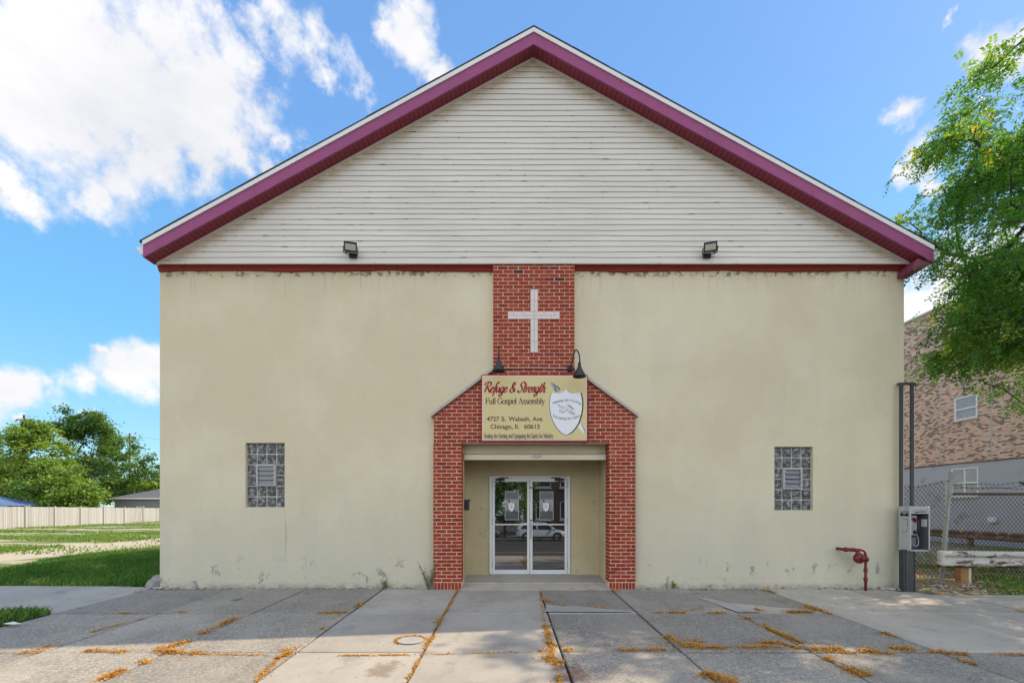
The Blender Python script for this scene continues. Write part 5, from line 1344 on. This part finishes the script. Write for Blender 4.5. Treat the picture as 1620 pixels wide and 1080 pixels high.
# ------------------------------------------------------------------ vacant lot on the left: fence, garage, canopy, trees, poles
def lot_fence():
    t = thing("wood_fence", "long weathered pale board fence closing off the far side of the grass lot", "fence", (-40.6, 44, -.35))
    rr = random.Random(5); mb = MB(); y = 30.; i = 0; px = []
    while y < 62:
        w = .135; zb = gz(-40.6, y)-.03 - .012*(y-36); x = -40.7+.012*(y-36); h = 1.83+rr.uniform(-.015, .015)
        mb.box(x-.012+rr.uniform(-.006, .006), x+.012, y, y+w-.012, zb, zb+h, 0, min(1, max(.02, rr.gauss(.5, .2)))); y += w
    mb.build("boards", m_plank, t)
    y = 31
    while y < 62:
        zb = gz(-40.6, y)-.03-.012*(y-36); x = -40.7+.012*(y-36); mb = MB(); mb.box(x+.015, x+.115, y, y+.10, zb, zb+1.90); mb.build("post", m_plankp, t); y += 2.44
m_plankp = worn((.47, .455, .43), .1, 4, .85, name='fence_post_wood')
lot_fence()
def garage():
    t = thing("garage", "grey sided garage with hipped shingle roof behind the board fence", "garage", (-47, 62, -.6))
    x0, x1, y0, y1, ze = -51.8, -43, 60, 67, 2.55
    mb = MB(); mb.box(x0, x1, y0, y1, -.8, ze)
    for k in range(20): mb.box(x0-.01, x1+.01, y0-.012, y0-.001, -.6+k*.155, -.59+k*.155+.008)
    mb.build("wall", m_gsiding, t)
    mb = MB(); e = .35; a = [(x0-e, y0-e, ze), (x1+e, y0-e, ze), (x1+e, y1+e, ze), (x0-e, y1+e, ze)]; r0, r1 = (-48.0, 63.5, 4.0), (-46.4, 63.5, 4.0)
    mb.face([a[0], a[1], r1, r0]); mb.face([a[1], a[2], r1]); mb.face([a[2], a[3], r0, r1]); mb.face([a[3], a[0], r0]); r = mb.build("roof", m_groof, t)
    mb = MB(); mb.box(x0-e-.03, x1+e+.03, y0-e-.05, y0-e, ze-.14, ze+.02); mb.build("gutter", m_drip, r)
    mb = MB(); f = .1; a, b, c, d = -48.9, -47.85, .55, 1.45
    mb.box(a, b, y0-.06, y0-.013, d-f, d); mb.box(a, b, y0-.06, y0-.013, c, c+f); mb.box(a, a+f, y0-.06, y0-.013, c+f, d-f); mb.box(b-f, b, y0-.06, y0-.013, c+f, d-f); mb.box((a+b)/2-.04, (a+b)/2+.04, y0-.05, y0-.013, c+f, d-f)
    w = mb.build("window", m_white, t); mb = MB(); mb.face([(a+f, y0-.02, c+f), (b-f, y0-.02, c+f), (b-f, y0-.02, d-f), (a+f, y0-.02, d-f)]); mb.build("pane", m_darkpane, w)
m_gsiding = worn((.20, .205, .215), .08, 2, .7, name='grey_siding'); m_groof = worn((.11, .115, .13), .15, 3, .9, name='grey_shingles'); m_darkpane = worn((.02, .022, .025), .1, 2, .1, bump=0, name='dark_window')
garage()
def canopy():
    t = thing("canopy", "blue fabric canopy roof just showing above the board fence", "canopy", (-54, 50, -.5))
    mb = MB(); x0, x1, y0, y1, z = -63.5, -54.6, 49.5, 55, 1.55; c = ((x0+x1)/2-.8, (y0+y1)/2, 2.9)
    a = [(x0, y0, z), (x1, y0, z), (x1, y1, z), (x0, y1, z)]
    for i in range(4): mb.face([a[i], a[(i+1) % 4], c])
    mb.box(x0, x1, y0-.01, y0, z-.25, z); mb.build("cover", m_blue, t)
    for x, y in ((x0+.05, y0+.05), (x1-.05, y0+.05), (x0+.05, y1-.05), (x1-.05, y1-.05)):
        mb = MB(); mb.tube([(x, y, -.8), (x, y, z)], .04, 6); mb.build("leg", m_galv, t)
m_blue = worn((.09, .16, .34), .15, 2, .7, bump=0, name='blue_canopy_fabric', dirt=(.16, .24, .40))
canopy()
G1 = "trees behind the board fence"
def at(px, Y): return (px-803)*Y/720
crown_tree("bushy_tree", "yellow green bushy tree behind the board fence", "tree", (at(58, 58), 58, -.6), 3.0, [((0, 0, 7.2), (3.2, 3, 3.2)), ((-3.2, 0, 5.6), (2.6, 2.6, 2.6)), ((2.2, 0, 4.6), (2.6, 2.6, 2.6)), ((.2, -1, 9.4), (2.0, 2.0, 1.6))], 110, 15000, .36, m_leafy, 5, G1, spread=.95)
crown_tree("tall_tree", "tallest dark green tree with thin top sprigs behind the board fence", "tree", (at(132, 66), 66, -.6), 5.5, [((0, 0, 9.5), (3.4, 3, 3.2)), ((-1.8, 0, 12.0), (1.7, 1.6, 1.9)), ((1.4, 0, 12.0), (1.5, 1.6, 1.6)), ((-.2, 0, 11.0), (1.8, 1.6, 1.6)), ((.2, 0, 6.0), (3.2, 3, 3))], 115, 13500, .34, m_leafd, 6, G1, spread=.8)
crown_tree("leafy_tree", "mid green leafy tree standing above the grey garage", "tree", (at(196, 72), 72, -.6), 4.5, [((0, 0, 6.4), (4.4, 3, 3.4)), ((-.6, 0, 9.6), (2.6, 2.4, 2.4)), ((3.6, 0, 5.2), (2.6, 2.4, 2.4)), ((-2.8, 0, 4.6), (2.6, 2.4, 2.8))], 140, 17000, .36, m_leafg, 7, G1, spread=.9, up=1.27)
crown_tree("bright_tree", "low bright green tree beside the blue canopy behind the fence", "tree", (at(100, 55), 55, -.6), 1.6, [((0, 0, 3.6), (3.0, 2.4, 2.6)), ((-2.4, 0, 4.4), (2.4, 2.4, 2.4)), ((1.6, 0, 2.6), (1.9, 2, 2.0))], 80, 11500, .33, m_leafg, 8, G1, spread=.85, tintbias=.12)
crown_tree("broad_tree", "broad green tree cut by the left edge of the photo", "tree", (at(-22, 62), 62, -.6), 3.0, [((0, 0, 6.4), (4.4, 3.4, 3.8)), ((3.0, -1, 4.2), (2.8, 2.6, 3.0)), ((-1.0, 0, 9.3), (2.2, 2, 1.8)), ((-4.5, 0, 5), (3, 3, 3))], 110, 14000, .36, m_leafg, 9, G1, spread=.95, tintbias=-.05)
crown_tree("shrubby_tree", "yellowish low tree touching the church corner at the garage roof", "tree", (at(246, 78), 78, -.6), 2.0, [((0, 0, 4.6), (3.2, 3, 2.9)), ((3, 0, 4.8), (3, 3, 3.0)), ((-2.6, 0, 3.6), (2.4, 2, 2))], 70, 8500, .36, m_leafy, 10, G1, spread=.9, tintbias=-.12)
crown_tree("dark_tree", "dark dense tree filling the gap low down behind the tall tree", "tree", (at(150, 80), 80, -.6), 2.0, [((0, 0, 5.0), (5.0, 3, 4.2)), ((-6, 0, 5), (4, 3, 4)), ((5, 0, 4.6), (4, 3, 3.6)), ((-12, 0, 5), (4, 3, 4.4))], 120, 13000, .42, m_leafd, 12, G1, spread=1.1, tintbias=-.1)
def pole(px, Y, ztop, label):
    t = thing("utility_pole", label, "utility pole", (at(px, Y), Y, -.6), 0, "utility poles behind the trees"); x = at(px, Y)
    mb = MB(); mb.tube([(x, Y, -.8), (x, Y, ztop)], [.17, .12], 8); mb.build("pole", m_bark, t)
    mb = MB(); mb.box(x-1.1, x+1.1, Y-.06, Y+.06, ztop-.75, ztop-.62); mb.build("crossarm", m_bark, t)
    for dx in (-.95, -.4, .4, .95):
        mb = MB(); mb.lathe([(0, 0), (.05, .0), (.06, .08), (.03, .14), (0, .15)], (x+dx, Y, ztop-.62), sides=8); mb.build("insulator", m_galv, t)
pole(38, 64, 14.3, "utility pole poking up above the yellow green tree"); pole(205, 82, 14.6, "utility pole poking up above the tree over the garage")
def wire(label, pts, sag):
    mb = MB(); a, b = Vector(pts[0]), Vector(pts[1]); P = [a+(b-a)*k/14-Vector((0, 0, sag*4*(k/14)*(1-k/14))) for k in range(15)]
    mb.tube(P, .022, 4); o = mb.build("power_line", m_cable, None); o['label'] = label; o['category'] = "power line"; o['group'] = "power lines behind the fence"
m_cable = M('cable', color=(.09, .09, .10), rough=.6)
def w3(px, py, Y): return (at(px, Y), Y, CAMZ+(800-py)*Y/720)
wire("power line crossing the trees highest up, a little above the fence", (w3(-60, 736, 51), w3(300, 752, 51)), .1)
wire("power line crossing the trees low down just above the garage roof", (w3(-60, 763, 51), w3(300, 779, 51)), .1)
wire("thin power line against the sky running from the pole over the garage to the church", (w3(205, 689, 81.9), w3(420, 702, 81.9)), .5)

# rough grass
def blades(name, pts, h, w, mat, seed, label=None, kind='stuff', tintf=None):
    r = np.random.default_rng(seed); P = np.array(pts); n = len(P); a = r.uniform(0, 2*np.pi, n); b = r.uniform(0, 2*np.pi, n); H = h*r.uniform(.5, 1.4, n); lean = r.uniform(.15, .9, n)
    w_ = np.stack([np.cos(a), np.sin(a), 0*a], 1)*(w*r.uniform(.7, 1.3, n))[:, None]*.5; ln = np.stack([np.cos(b), np.sin(b), 0*b], 1)*(H*lean)[:, None]
    up = np.stack([0*a, 0*a, H], 1)
    V = np.stack([P-w_, P+w_, P+up*.6+ln*.35+w_*.7, P+up+ln*.9], 1).reshape(-1, 3)
    F = np.arange(n*4).reshape(n, 4)
    tint = np.clip(r.normal(.45, .2, n) if tintf is None else tintf(P, r), 0, 1)
    o = np_mesh(name, V, F, mat, tint); o['kind'] = kind; o['label'] = label; o['category'] = "grass"; return o
def patchy(x, y): return .5+.22*math.sin(x*.9+1.3*math.sin(y*.7))+.22*math.sin(y*1.1+1.7*math.sin(x*.8+y*.3))
def lot_grass():
    r = np.random.default_rng(31); pts = []
    while len(pts) < 52000:
        y = r.uniform(8.62, 15.5); x = r.uniform(-13.6, -6.42) if r.random() < .5 else r.uniform(-1.25*y, -.74*y)
        if x > -6.42 or (x < -13.0-.5*math.sin(y)): continue
        if y < 8.85 and x < -7.2 and r.random() < .5: continue
        if r.random() > .45+.6*patchy(x, y): continue
        pts.append((x, y, gz(x, y)-.004))
    blades("grass", pts, .10, .012, m_grass, 1, "dense green lawn grass along the church's shaded left side", tintf=lambda P, r: r.normal(.42, .17, len(P))+np.array([.5*(patchy(x*2.3, y*2.1)-.5)+(.35 if patchy(x*3.1+4, y*2.7) > .86 else 0) for x, y, _ in P]))
    pts = []
    while len(pts) < 30000:
        y = 15+46*r.random()**1.3; x = r.uniform(-1.25*y, -.70*y)
        if x > -7 or x < -41: continue
        tr = abs(x+15.6)
        if tr < 2.0 and r.random() > .06: continue
        if x < -13 and r.random() > max(.0, 1.7*patchy(x*.3, y*.8)-.62): continue
        pts.append((x, y, gz(x, y)-.004))
    while len(pts) < 36000:
        y = r.uniform(9, 16); x = r.uniform(-24, -13)
        if abs(x+15.6) < 1.9 or r.random() > max(0., 1.7*patchy(x*.3, y*.8)-.55): continue
        pts.append((x, y, gz(x, y)-.004))
    blades("lot_grass", pts, .10, .05, m_grass, 2, "patchy sunlit grass across the vacant lot", tintf=lambda P, r: r.normal(.66, .17, len(P)))
    pts = []
    while len(pts) < 9000:
        x = r.uniform(-10.5, -6.58); y = r.uniform(5.75, 6.78)
        e = 6.62+.05*math.sin(x*7)
        if y > e or (x > -6.75 and r.random() < .5): continue
        if y < 5.95 and x > -6.9: continue
        pts.append((x, y, slope(y)-.02))
    blades("grass_patch", pts, .10, .011, m_grass, 3, "thick tuft of green grass at the left edge between driveway and pavement")
    pts = []
    while len(pts) < 3600:
        x = r.uniform(7.35, 14); y = r.uniform(7.8, 12.5)
        if r.random() > max(0, 1.7*patchy(x*1.6, y*1.6)-.85): continue
        pts.append((x, y, gz(x, y)-.004))
    while len(pts) < 6500:
        x = r.uniform(8, 17.3); y = r.uniform(12, 22)
        if r.random() > max(0, 1.7*patchy(x*.9, y*.9)-.6): continue
        pts.append((x, y, gz(x, y)-.004))
    blades("side_yard_weeds", pts, .10, .018, m_grass, 4, "thin weeds and grass around the chain link fence", tintf=lambda P, r: r.normal(.5, .22, len(P)))
lot_grass()

# ------------------------------------------------------------------ fallen leaflets in the pavement joints
def gp(px, py): Y = 1196/(py-787); return (px-803)*Y/720, Y
def litter():
    r = np.random.default_rng(77); P = []; hgt = []
    # strips of leaflets: two pavement points, half width (m), how many
    S_ = [((380,975),(307,1007),.05,700),((300,1013),(247,1030),.05,320),((250,1028),(270,1033),.09,260),((227,1045),(233,1050),.05,120),((197,1060),(147,1081),.05,420),((0,1033),(60,1032),.05,130),((66,1023),(86,1022),.05,70),((138,1030),(150,1030),.05,130),((155,1030),(205,1032),.06,260),((262,1033),(310,1034),.07,420),((310,1035),(440,1037),.022,260),
          ((440,1042),(458,1034),.06,330),((452,1026),(458,1031),.05,110),((436,1046),(403,1080),.03,240),((500,970),(545,969),.045,330),((528,978),(555,962),.03,70),((505,996),(512,993),.03,60),((562,960),(578,950),.05,170),((150,998),(225,978),.03,170),((180,970),(290,968),.025,240),((215,937),(228,934),.05,70),
          ((725,932),(643,1080),.014,900),((690,985),(700,975),.03,90),((668,1024),(690,1005),.02,120),((853,934),(860,975),.022,160),((860,978),(886,1080),.03,1100),((860,1030),(872,1050),.07,320),((868,1018),(876,1016),.06,200),((858,948),(880,955),.05,240),((880,955),(915,960),.02,80),((935,961),(983,963),.02,220),((540,1037),(665,1036),.013,330),((665,1036),(860,1031),.008,230),((895,1029),(910,1028),.05,130),((870,1046),(890,1048),.04,120),
          ((985,1028),(1050,1027),.035,300),((1030,969),(1082,969),.03,380),((1057,1007),(1085,1024),.06,420),((1080,1018),(1112,1026),.075,420),((1083,1012),(1118,1016),.05,120),((1123,1025),(1235,1024),.045,720),((1165,1018),(1235,1017),.05,330),((1172,979),(1186,979),.05,160),((1208,988),(1215,990),.03,60),((1213,994),(1267,1017),.055,800),((1226,1016),(1262,1026),.05,300),((1280,1028),(1330,1028),.07,620),((1330,1032),(1360,1033),.03,120),((1362,1030),(1388,1031),.06,300),((1388,1032),(1412,1033),.03,80),((1413,1026),(1465,1028),.05,330),((1477,1031),(1528,1035),.05,300),((1510,1041),(1540,1050),.03,130),
          ((1307,1042),(1330,1050),.05,220),((1328,1052),(1368,1068),.06,520),((1113,1066),(1160,1081),.09,640),((1203,931),(1225,937),.035,190),((1268,955),(1312,971),.05,520),((1195,964),(1212,966),.04,130),((1212,968),(1285,968),.045,760),((1123,970),(1148,970),.045,200),((1095,965),(1105,963),.03,60),((1172,968),(1195,968),.03,80),((1398,1001),(1425,1011),.035,170),((1400,925),(1410,928),.03,30),((900,932),(912,932),.05,60),((930,933),(940,932),.05,60),((968,932),(976,938),.05,90),((1582,933),(1600,935),.05,40),((1560,1035),(1620,1036),.03,110),((1605,965),(1620,968),.05,50),((320,928),(380,929),.02,60),((600,930),(700,929),.02,90)]
    for a, b, w, n in S_:
        A, B = np.array(gp(*a)), np.array(gp(*b)); L = np.linalg.norm(B-A); n = int(n*1.3); ncl = max(2, int(L/.10)); ck = r.uniform(0, 1, ncl); cw = r.uniform(.4, 1.3, ncl)
        i = r.integers(0, ncl, n); k = np.clip(ck[i]+r.normal(0, .6/ncl, n), -.03, 1.03)
        off = np.clip(r.standard_t(2.6, n), -6, 6)*w*.55*cw[i]; dirn = (B-A)/max(L, 1e-6); nrm = np.array([-dirn[1], dirn[0]])
        q = A+(B-A)*k[:, None]+nrm*off[:, None]; P.append(q); hgt.append(np.abs(r.normal(0, 1, n))*np.clip(w*.3-np.abs(off)*.25, .002, .02))
    c = gp(650, 1013); a = r.uniform(.2, 4.1, 420); q = np.stack([c[0]+np.cos(a)*.17*r.normal(1, .06, 420), c[1]+np.sin(a)*.165*r.normal(1, .06, 420)], 1); P.append(q); hgt.append(np.full(420, .005))
    n = 1500; y = r.uniform(3.8, 8.3, n); x = r.uniform(-7, 9.5, n); P.append(np.stack([x, y], 1)); hgt.append(np.full(n, .002))
    n = 9000; yy = r.uniform(7.82, 12, n); P.append(np.stack([r.uniform(7.3, 14, n), yy], 1)); hgt.append(r.uniform(-.022, .0, n))
    P = np.concatenate(P); hgt = np.concatenate(hgt); n = len(P)
    z = np.array([slope(y) for y in P[:, 1]])+.006+hgt
    P3 = np.concatenate([P, z[:, None]], 1); D = r.normal(0, 1, (n, 3))*np.array([1, 1, .25]); Nn = r.normal(0, .35, (n, 3))+np.array([0, 0, 1])
    V, F = leaf_quads(P3, D, Nn, r.uniform(.016, .036, n), r.uniform(.008, .014, n))
    o = np_mesh("leaf_litter", V, F, m_litter, np.clip(r.normal(.5, .22, n), 0, .93)); tag(o, "orange fallen locust leaflets gathered in the pavement joints", "leaves", kind='stuff')
litter()

# ------------------------------------------------------------------ small things on the ground
def weed(label, x, y, h, seed, n=9, green=.4):
    t = thing("weed", label, "weed", (x, y, slope(y)), 0, "weeds at the foot of the church wall"); r = np.random.default_rng(seed); mb = MB(); P = []; 
    for k in range(n):
        a = r.uniform(0, 6.28); l = h*r.uniform(.5, 1.1); tip = np.array([x+math.cos(a)*l*.35-.03, y-.06+math.sin(a)*l*.15, slope(y)+l]); b0 = np.array([x+r.normal(0, .02), y-.02+r.normal(0, .01), slope(y)-.01]); mid = (b0+tip)/2+np.array([r.normal(0, .02), 0, .02])
        mb.tube([b0, mid, tip], [.004, .003, .0015], 4)
        for _ in range(18): u = r.uniform(.15, 1); P.append(b0*(1-u)**2+2*u*(1-u)*mid+tip*u*u)
    mb.build("stem", m_leafd if False else m_bark, t); P = np.array(P); m = len(P); D = r.normal(0, 1, (m, 3)); D[:, 2] += .5
    V, F = leaf_quads(P, D, r.normal(0, 1, (m, 3)), r.uniform(.03, .06, m), r.uniform(.008, .016, m)); np_mesh("foliage", V, F, m_grass, np.clip(r.normal(.4+green*.5, .2, m), 0, 1), t)
weed("straggly tall weed against the left brick pier", -1.42, 8.30, .48, 1, 12)
weed("dry little weed at the wall a short way left of the straggly one", -2.22, 8.34, .20, 2, 6, .7)
weed("dry little weed at the wall foot right of the entrance, by the peeling spots", 3.05, 8.34, .14, 3, 5, .8)
def rock():
    bmv = MB(); import bmesh
    bm = bmesh.new(); bmesh.ops.create_icosphere(bm, subdivisions=3, radius=1); rr = np.random.default_rng(3)
    for v in bm.verts:
        p = v.co.copy(); k = 1+.10*math.sin(p.x*5+1)+.08*math.sin(p.y*7+p.z*4)+.05*math.sin(p.z*9+p.x*3)
        for n_, d in ((Vector((.3, -.5, .8)).normalized(), .72), (Vector((-.8, -.2, .5)).normalized(), .74), (Vector((.7, -.7, .1)).normalized(), .80), (Vector((-.2, -1, .1)).normalized(), .78)):
            s_ = (p*k).dot(n_)
            if s_ > d: p = (p*k-n_*(s_-d))/k
        v.co = Vector((p.x*k*.19-6.55, p.y*k*.22+8.55, p.z*k*.155+.07))
    me = bpy.data.meshes.new("concrete_chunk"); bm.to_mesh(me); me.materials.append(m_stone); o = bpy.data.objects.new("concrete_chunk", me); COL.objects.link(o)
    tag(o, "grey broken concrete chunk in the grass at the church's left corner", "rock")
m_stone = worn((.33, .31, .29), .2, 7, .95, bump=.6, name='grey_stone', dirt=(.20, .18, .16))
rock()
def scrap(name, label, cat, px, py, pts, mat, dz=.02):
    x, y = gp(px, py); mb = MB(); z = slope(y)+dz; n = len(pts); rr = random.Random(px)
    top = [(x+a, y+b, z+rr.uniform(0, .03)) for a, b in pts]; mb.face(top)
    c = (x, y, z+.03)
    mb.f.clear(); mb.m.clear(); mb.t.clear(); mb.v = top+[c]+[(p[0], p[1], p[2]-.004) for p in top]
    for i in range(n): j = (i+1) % n; mb.f.append((i, j, n)); mb.f.append((i, j, n+1+j, n+1+i)); mb.m += [0, 0]; mb.t += [0, 0]
    return tag(mb.build(name, mat), label, cat)
scrap("paper_scrap", "crumpled white paper scrap at the edge of the left grass tuft", "litter", 19, 990, [(-.09, -.02), (-.02, -.05), (.05, -.03), (.11, .01), (.05, .04), (-.03, .05)], m_paper)
mb = MB(); rr = random.Random(12)
def debris(label, spots):
    mb = MB()
    for x, y in spots:
        s = rr.uniform(.008, .03); T = Matrix.Translation((x, y, slope(y)+.012)) @ Matrix.Rotation(rr.uniform(0, 3), 4, 'Z') @ Matrix.Rotation(rr.uniform(-.3, .3), 4, 'X'); mb.cbox(-s, s, -s*.7, s*.7, -.006, .012, .003, M=T)
    tag(mb.build("rubble", m_patch2), label, "rubble", kind='stuff')
m_patch2 = worn((.42, .40, .37), .25, 9, .9, name='chips', dirt=(.18, .14, .10), dth=(.5, .6))
debris("broken concrete crumbs and stones on the bare strip before the chain link fence", [(rr.uniform(7.3, 11), rr.uniform(7.8, 9.6)) for _ in range(260)])
debris("small crumbled chips of plaster along the church wall foot", [(rr.uniform(-6.4, -1.4) if rr.random() < .5 else rr.uniform(2.4, 7.2), rr.uniform(8.22, 8.36)) for _ in range(150)]+[(rr.gauss(-6.35, .12), rr.gauss(8.32, .05)) for _ in range(60)]+[(rr.gauss(6.98, .18), rr.gauss(8.26, .06)) for _ in range(90)])

# ------------------------------------------------------------------ the far side of the street, which the door glass reflects
def car(name, label, x, y, paint, yaw=0, group="cars parked across the street"):
    t = thing(name, label, "car", (x, y, -.65), yaw, group)
    B = Matrix.Translation((x, y, -.65)) @ Matrix.Rotation(yaw, 4, 'Z')
    def loft(stations, mat, nm, smooth=True):
        mb = MB(); prev = None
        for X, ring in stations:
            cur = [tuple(B @ Vector((X, a, b))) for a, b in ring]
            if prev:
                k = len(cur)
                for i in range(k): j = (i+1) % k; mb.face([prev[i], cur[i], cur[j], prev[j]])
            else: mb.face(cur)
            prev = cur
        mb.face(prev[::-1]); 
        return mb.build(nm, mat, t, False)
    def ring(zb, zt, w, wt, m=.12): return [(-w*.93, zb), (-w, zb+m), (-w, (zb+zt)/2), (-wt, zt-.03), (-wt*.9, zt), (wt*.9, zt), (wt, zt-.03), (w, (zb+zt)/2), (w, zb+m), (w*.93, zb)]
    loft([(-2.22, ring(.45, .85, .74, .70)), (-2.15, ring(.32, 1.0, .84, .80)), (-1.9, ring(.28, 1.05, .89, .86)), (-1.0, ring(.25, 1.0, .90, .88)), (.3, ring(.25, .97, .90, .87)), (1.0, ring(.25, .96, .90, .86)), (1.6, ring(.26, .90, .88, .82)), (2.05, ring(.30, .78, .83, .72)), (2.2, ring(.36, .66, .74, .66))], paint, "body")
    def cab(zb, zt, w, wt): return [(-w, zb), (-wt, zt-.04), (-wt*.85, zt), (wt*.85, zt), (wt, zt-.04), (w, zb)]
    loft([(-2.0, cab(1.0, 1.06, .84, .80)), (-1.72, cab(1.0, 1.46, .84, .66)), (-1.2, cab(.98, 1.56, .86, .66)), (-.2, cab(.96, 1.58, .86, .66)), (.35, cab(.95, 1.50, .86, .66)), (1.15, cab(.94, 1.0, .84, .78))], m_carglass, "windows")
    loft([(-1.95, [(-.66, 1.36), (-.6, 1.40), (.6, 1.40), (.66, 1.36)]), (-1.6, [(-.69, 1.46), (-.58, 1.545), (.58, 1.545), (.69, 1.46)]), (-.2, [(-.69, 1.54), (-.58, 1.60), (.58, 1.60), (.69, 1.54)]), (.4, [(-.67, 1.47), (-.58, 1.53), (.58, 1.53), (.67, 1.47)])], paint, "roof")
    mb = MB()
    for X0, z0, X1, z1, w in ((.38, 1.5, 1.18, .96, .05), (-1.62, 1.5, -2.05, 1.0, .14), (-.45, 1.55, -.42, .96, .05)):
        for s in (-1, 1): mb.tube([B @ Vector((X0, s*.67, z0)), B @ Vector((X1, s*.87, z1))], w, 5)
    mb.build("pillars", paint, t)
    for X in (-1.32, 1.32):
        for s in (-1, 1):
            mb = MB(); o = B @ Vector((X, s*.72, .34)); ax = B.to_3x3() @ Vector((0, s, 0)); mb.lathe([(0, .02), (.2, .02), (.33, .0), (.34, .05), (.34, .16), (.31, .2), (.23, .2)], o, ax, 22); wh = mb.build("wheel", m_tyre, t)
            mb = MB(); mb.lathe([(.23, .185), (.21, .17), (.205, .12)], o, ax, 22); mb.lathe([(0, .19), (.05, .185), (.05, .15)], o, ax, 12)
            u = Vector(ax).orthogonal().normalized(); v = Vector(ax).cross(u)
            for k in range(5):
                a = 2*math.pi*k/5; d = u*math.cos(a)+v*math.sin(a); e = Vector(ax).cross(d)
                mb.face([o+Vector(ax)*.175+d*.04+e*.03, o+Vector(ax)*.175+d*.215+e*.045, o+Vector(ax)*.175+d*.215-e*.045, o+Vector(ax)*.175+d*.04-e*.03])
            mb.build("rim", m_galv, wh)
    for s in (-1, 1):
        mb = MB(); mb.cbox(2.0, 2.17, s*.62-.15, s*.62+.15, .66, .76, .02, M=B); mb.build("headlight", m_lens, t)
        mb = MB(); mb.cbox(-2.2, -2.05, s*.66-.13, s*.66+.13, .84, 1.0, .02, M=B); mb.build("tail_light", m_signred, t)
        mb = MB(); mb.cbox(.75, .95, s*.98-.09, s*.98+.09, .98, 1.1, .03, M=B); mb.build("mirror", paint, t)
        mb = MB(); mb.tube([B @ Vector((-1.4, s*.55, 1.60)), B @ Vector((-.1, s*.55, 1.64))], .02, 5); mb.build("roof_rail", m_black, t)
    mb = MB(); mb.box(-2.15, 2.1, -.9, -.86, .26, .40, M=B); mb.box(-2.15, 2.1, .86, .90, .26, .40, M=B)
    for X in (-1.32, 1.32):
        for s in (-1, 1):
            pts = [(X+.42*math.cos(a), .34+.42*math.sin(a)) for a in np.linspace(-.2, math.pi+.2, 12)]
            for i in range(len(pts)-1): mb.face([B @ Vector((pts[i][0], s*.905, pts[i][1])), B @ Vector((pts[i+1][0], s*.905, pts[i+1][1])), B @ Vector((pts[i+1][0]*.0+X+(pts[i+1][0]-X)*.78, s*.905, .34+(pts[i+1][1]-.34)*.78)), B @ Vector((X+(pts[i][0]-X)*.78, s*.905, .34+(pts[i][1]-.34)*.78))])
    mb.build("cladding", m_black, t)
m_carwhite = M('white_car_paint', color=(.80, .80, .80), rough=.25); m_cardark = M('dark_car_paint', color=(.03, .035, .045), rough=.2); m_carglass = M('car_glass', color=(.015, .018, .02), rough=.05); m_tyre = M('tyre_rubber', color=(.02, .02, .02), rough=.85)
car("parked_car", "white crossover car reflected in the church door glass", 2.95, -21.4, m_carwhite)
car("parked_car", "dark car reflected at the left edge of the left door pane", -2.9, -21.4, m_cardark)
def across():
    t = thing("brick_house", "dark brick house front reflected in the right door pane", "house", (9.5, -24, -.4))
    mb = MB(); x0, x1, y, H = 2.2, 17, -30, 9.5
    wins = [(3.0, 4.6, 1.2, 3.1), (5.6, 7.2, 1.2, 3.1), (3.0, 4.6, 4.6, 6.4), (5.6, 7.2, 4.6, 6.4), (10, 11.6, 1.2, 3.1), (10, 11.6, 4.6, 6.4)]
    xs = sorted({x0, x1} | {w[0] for w in wins} | {w[1] for w in wins}); zs = sorted({-.5, H} | {w[2] for w in wins} | {w[3] for w in wins})
    for a, b in zip(xs[:-1], xs[1:]):
        for c, d in zip(zs[:-1], zs[1:]):
            if any(w[0] < (a+b)/2 < w[1] and w[2] < (c+d)/2 < w[3] for w in wins): continue
            mb.face([(a, y, c), (a, y, d), (b, y, d), (b, y, c)])
    mb.face([(x0, y, -.5), (x0, y-14, -.5), (x0, y-14, H), (x0, y, H)]); mb.face([(x1, y, -.5), (x1, y, H), (x1, y-14, H), (x1, y-14, -.5)]); mb.face([(x0, y, H), (x0, y-14, H), (x1, y-14, H), (x1, y, H)])
    mb.build("wall", m_darkbrick, t)
    for a, b, c, d in wins:
        mb = MB(); mb.box(a-.1, b+.1, y-.05, y+.12, c-.2, c-.001); s = mb.build("window_sill", m_flash, t)
        mb = MB(); f = .09; mb.box(a, b, y-.12, y-.05, d-f, d); mb.box(a, b, y-.12, y-.05, c, c+f); mb.box(a, a+f, y-.12, y-.05, c+f, d-f); mb.box(b-f, b, y-.12, y-.05, c+f, d-f); w = mb.build("window", m_white, t)
        mb = MB(); mb.face([(a+f, y-.09, c+f), (a+f, y-.09, d-f), (b-f, y-.09, d-f), (b-f, y-.09, c+f)]); mb.build("pane", m_darkpane, w)
across()
G2 = "trees across the street"
crown_tree("street_tree", "leafy green tree reflected in the left door pane", "tree", (-.3, -26, -.5), 1.6, [((.6, 0, 3.4), (2.2, 2.0, 2.4)), ((-1.6, 0, 4.6), (2.4, 2, 2.6)), ((.8, 0, 6.4), (2.2, 2, 2.0))], 80, 12000, .26, m_leafg, 21, G2, spread=.8, up=1.0)
crown_tree("street_tree", "second leafy tree standing across the street behind the dark parked car", "tree", (-5.5, -27, -.5), 2.6, [((0, 0, 5.0), (3.4, 2.4, 2.8)), ((1.8, 0, 3.6), (2.4, 2, 1.8))], 60, 7000, .30, m_leafd, 22, G2, spread=.9, up=1.0)
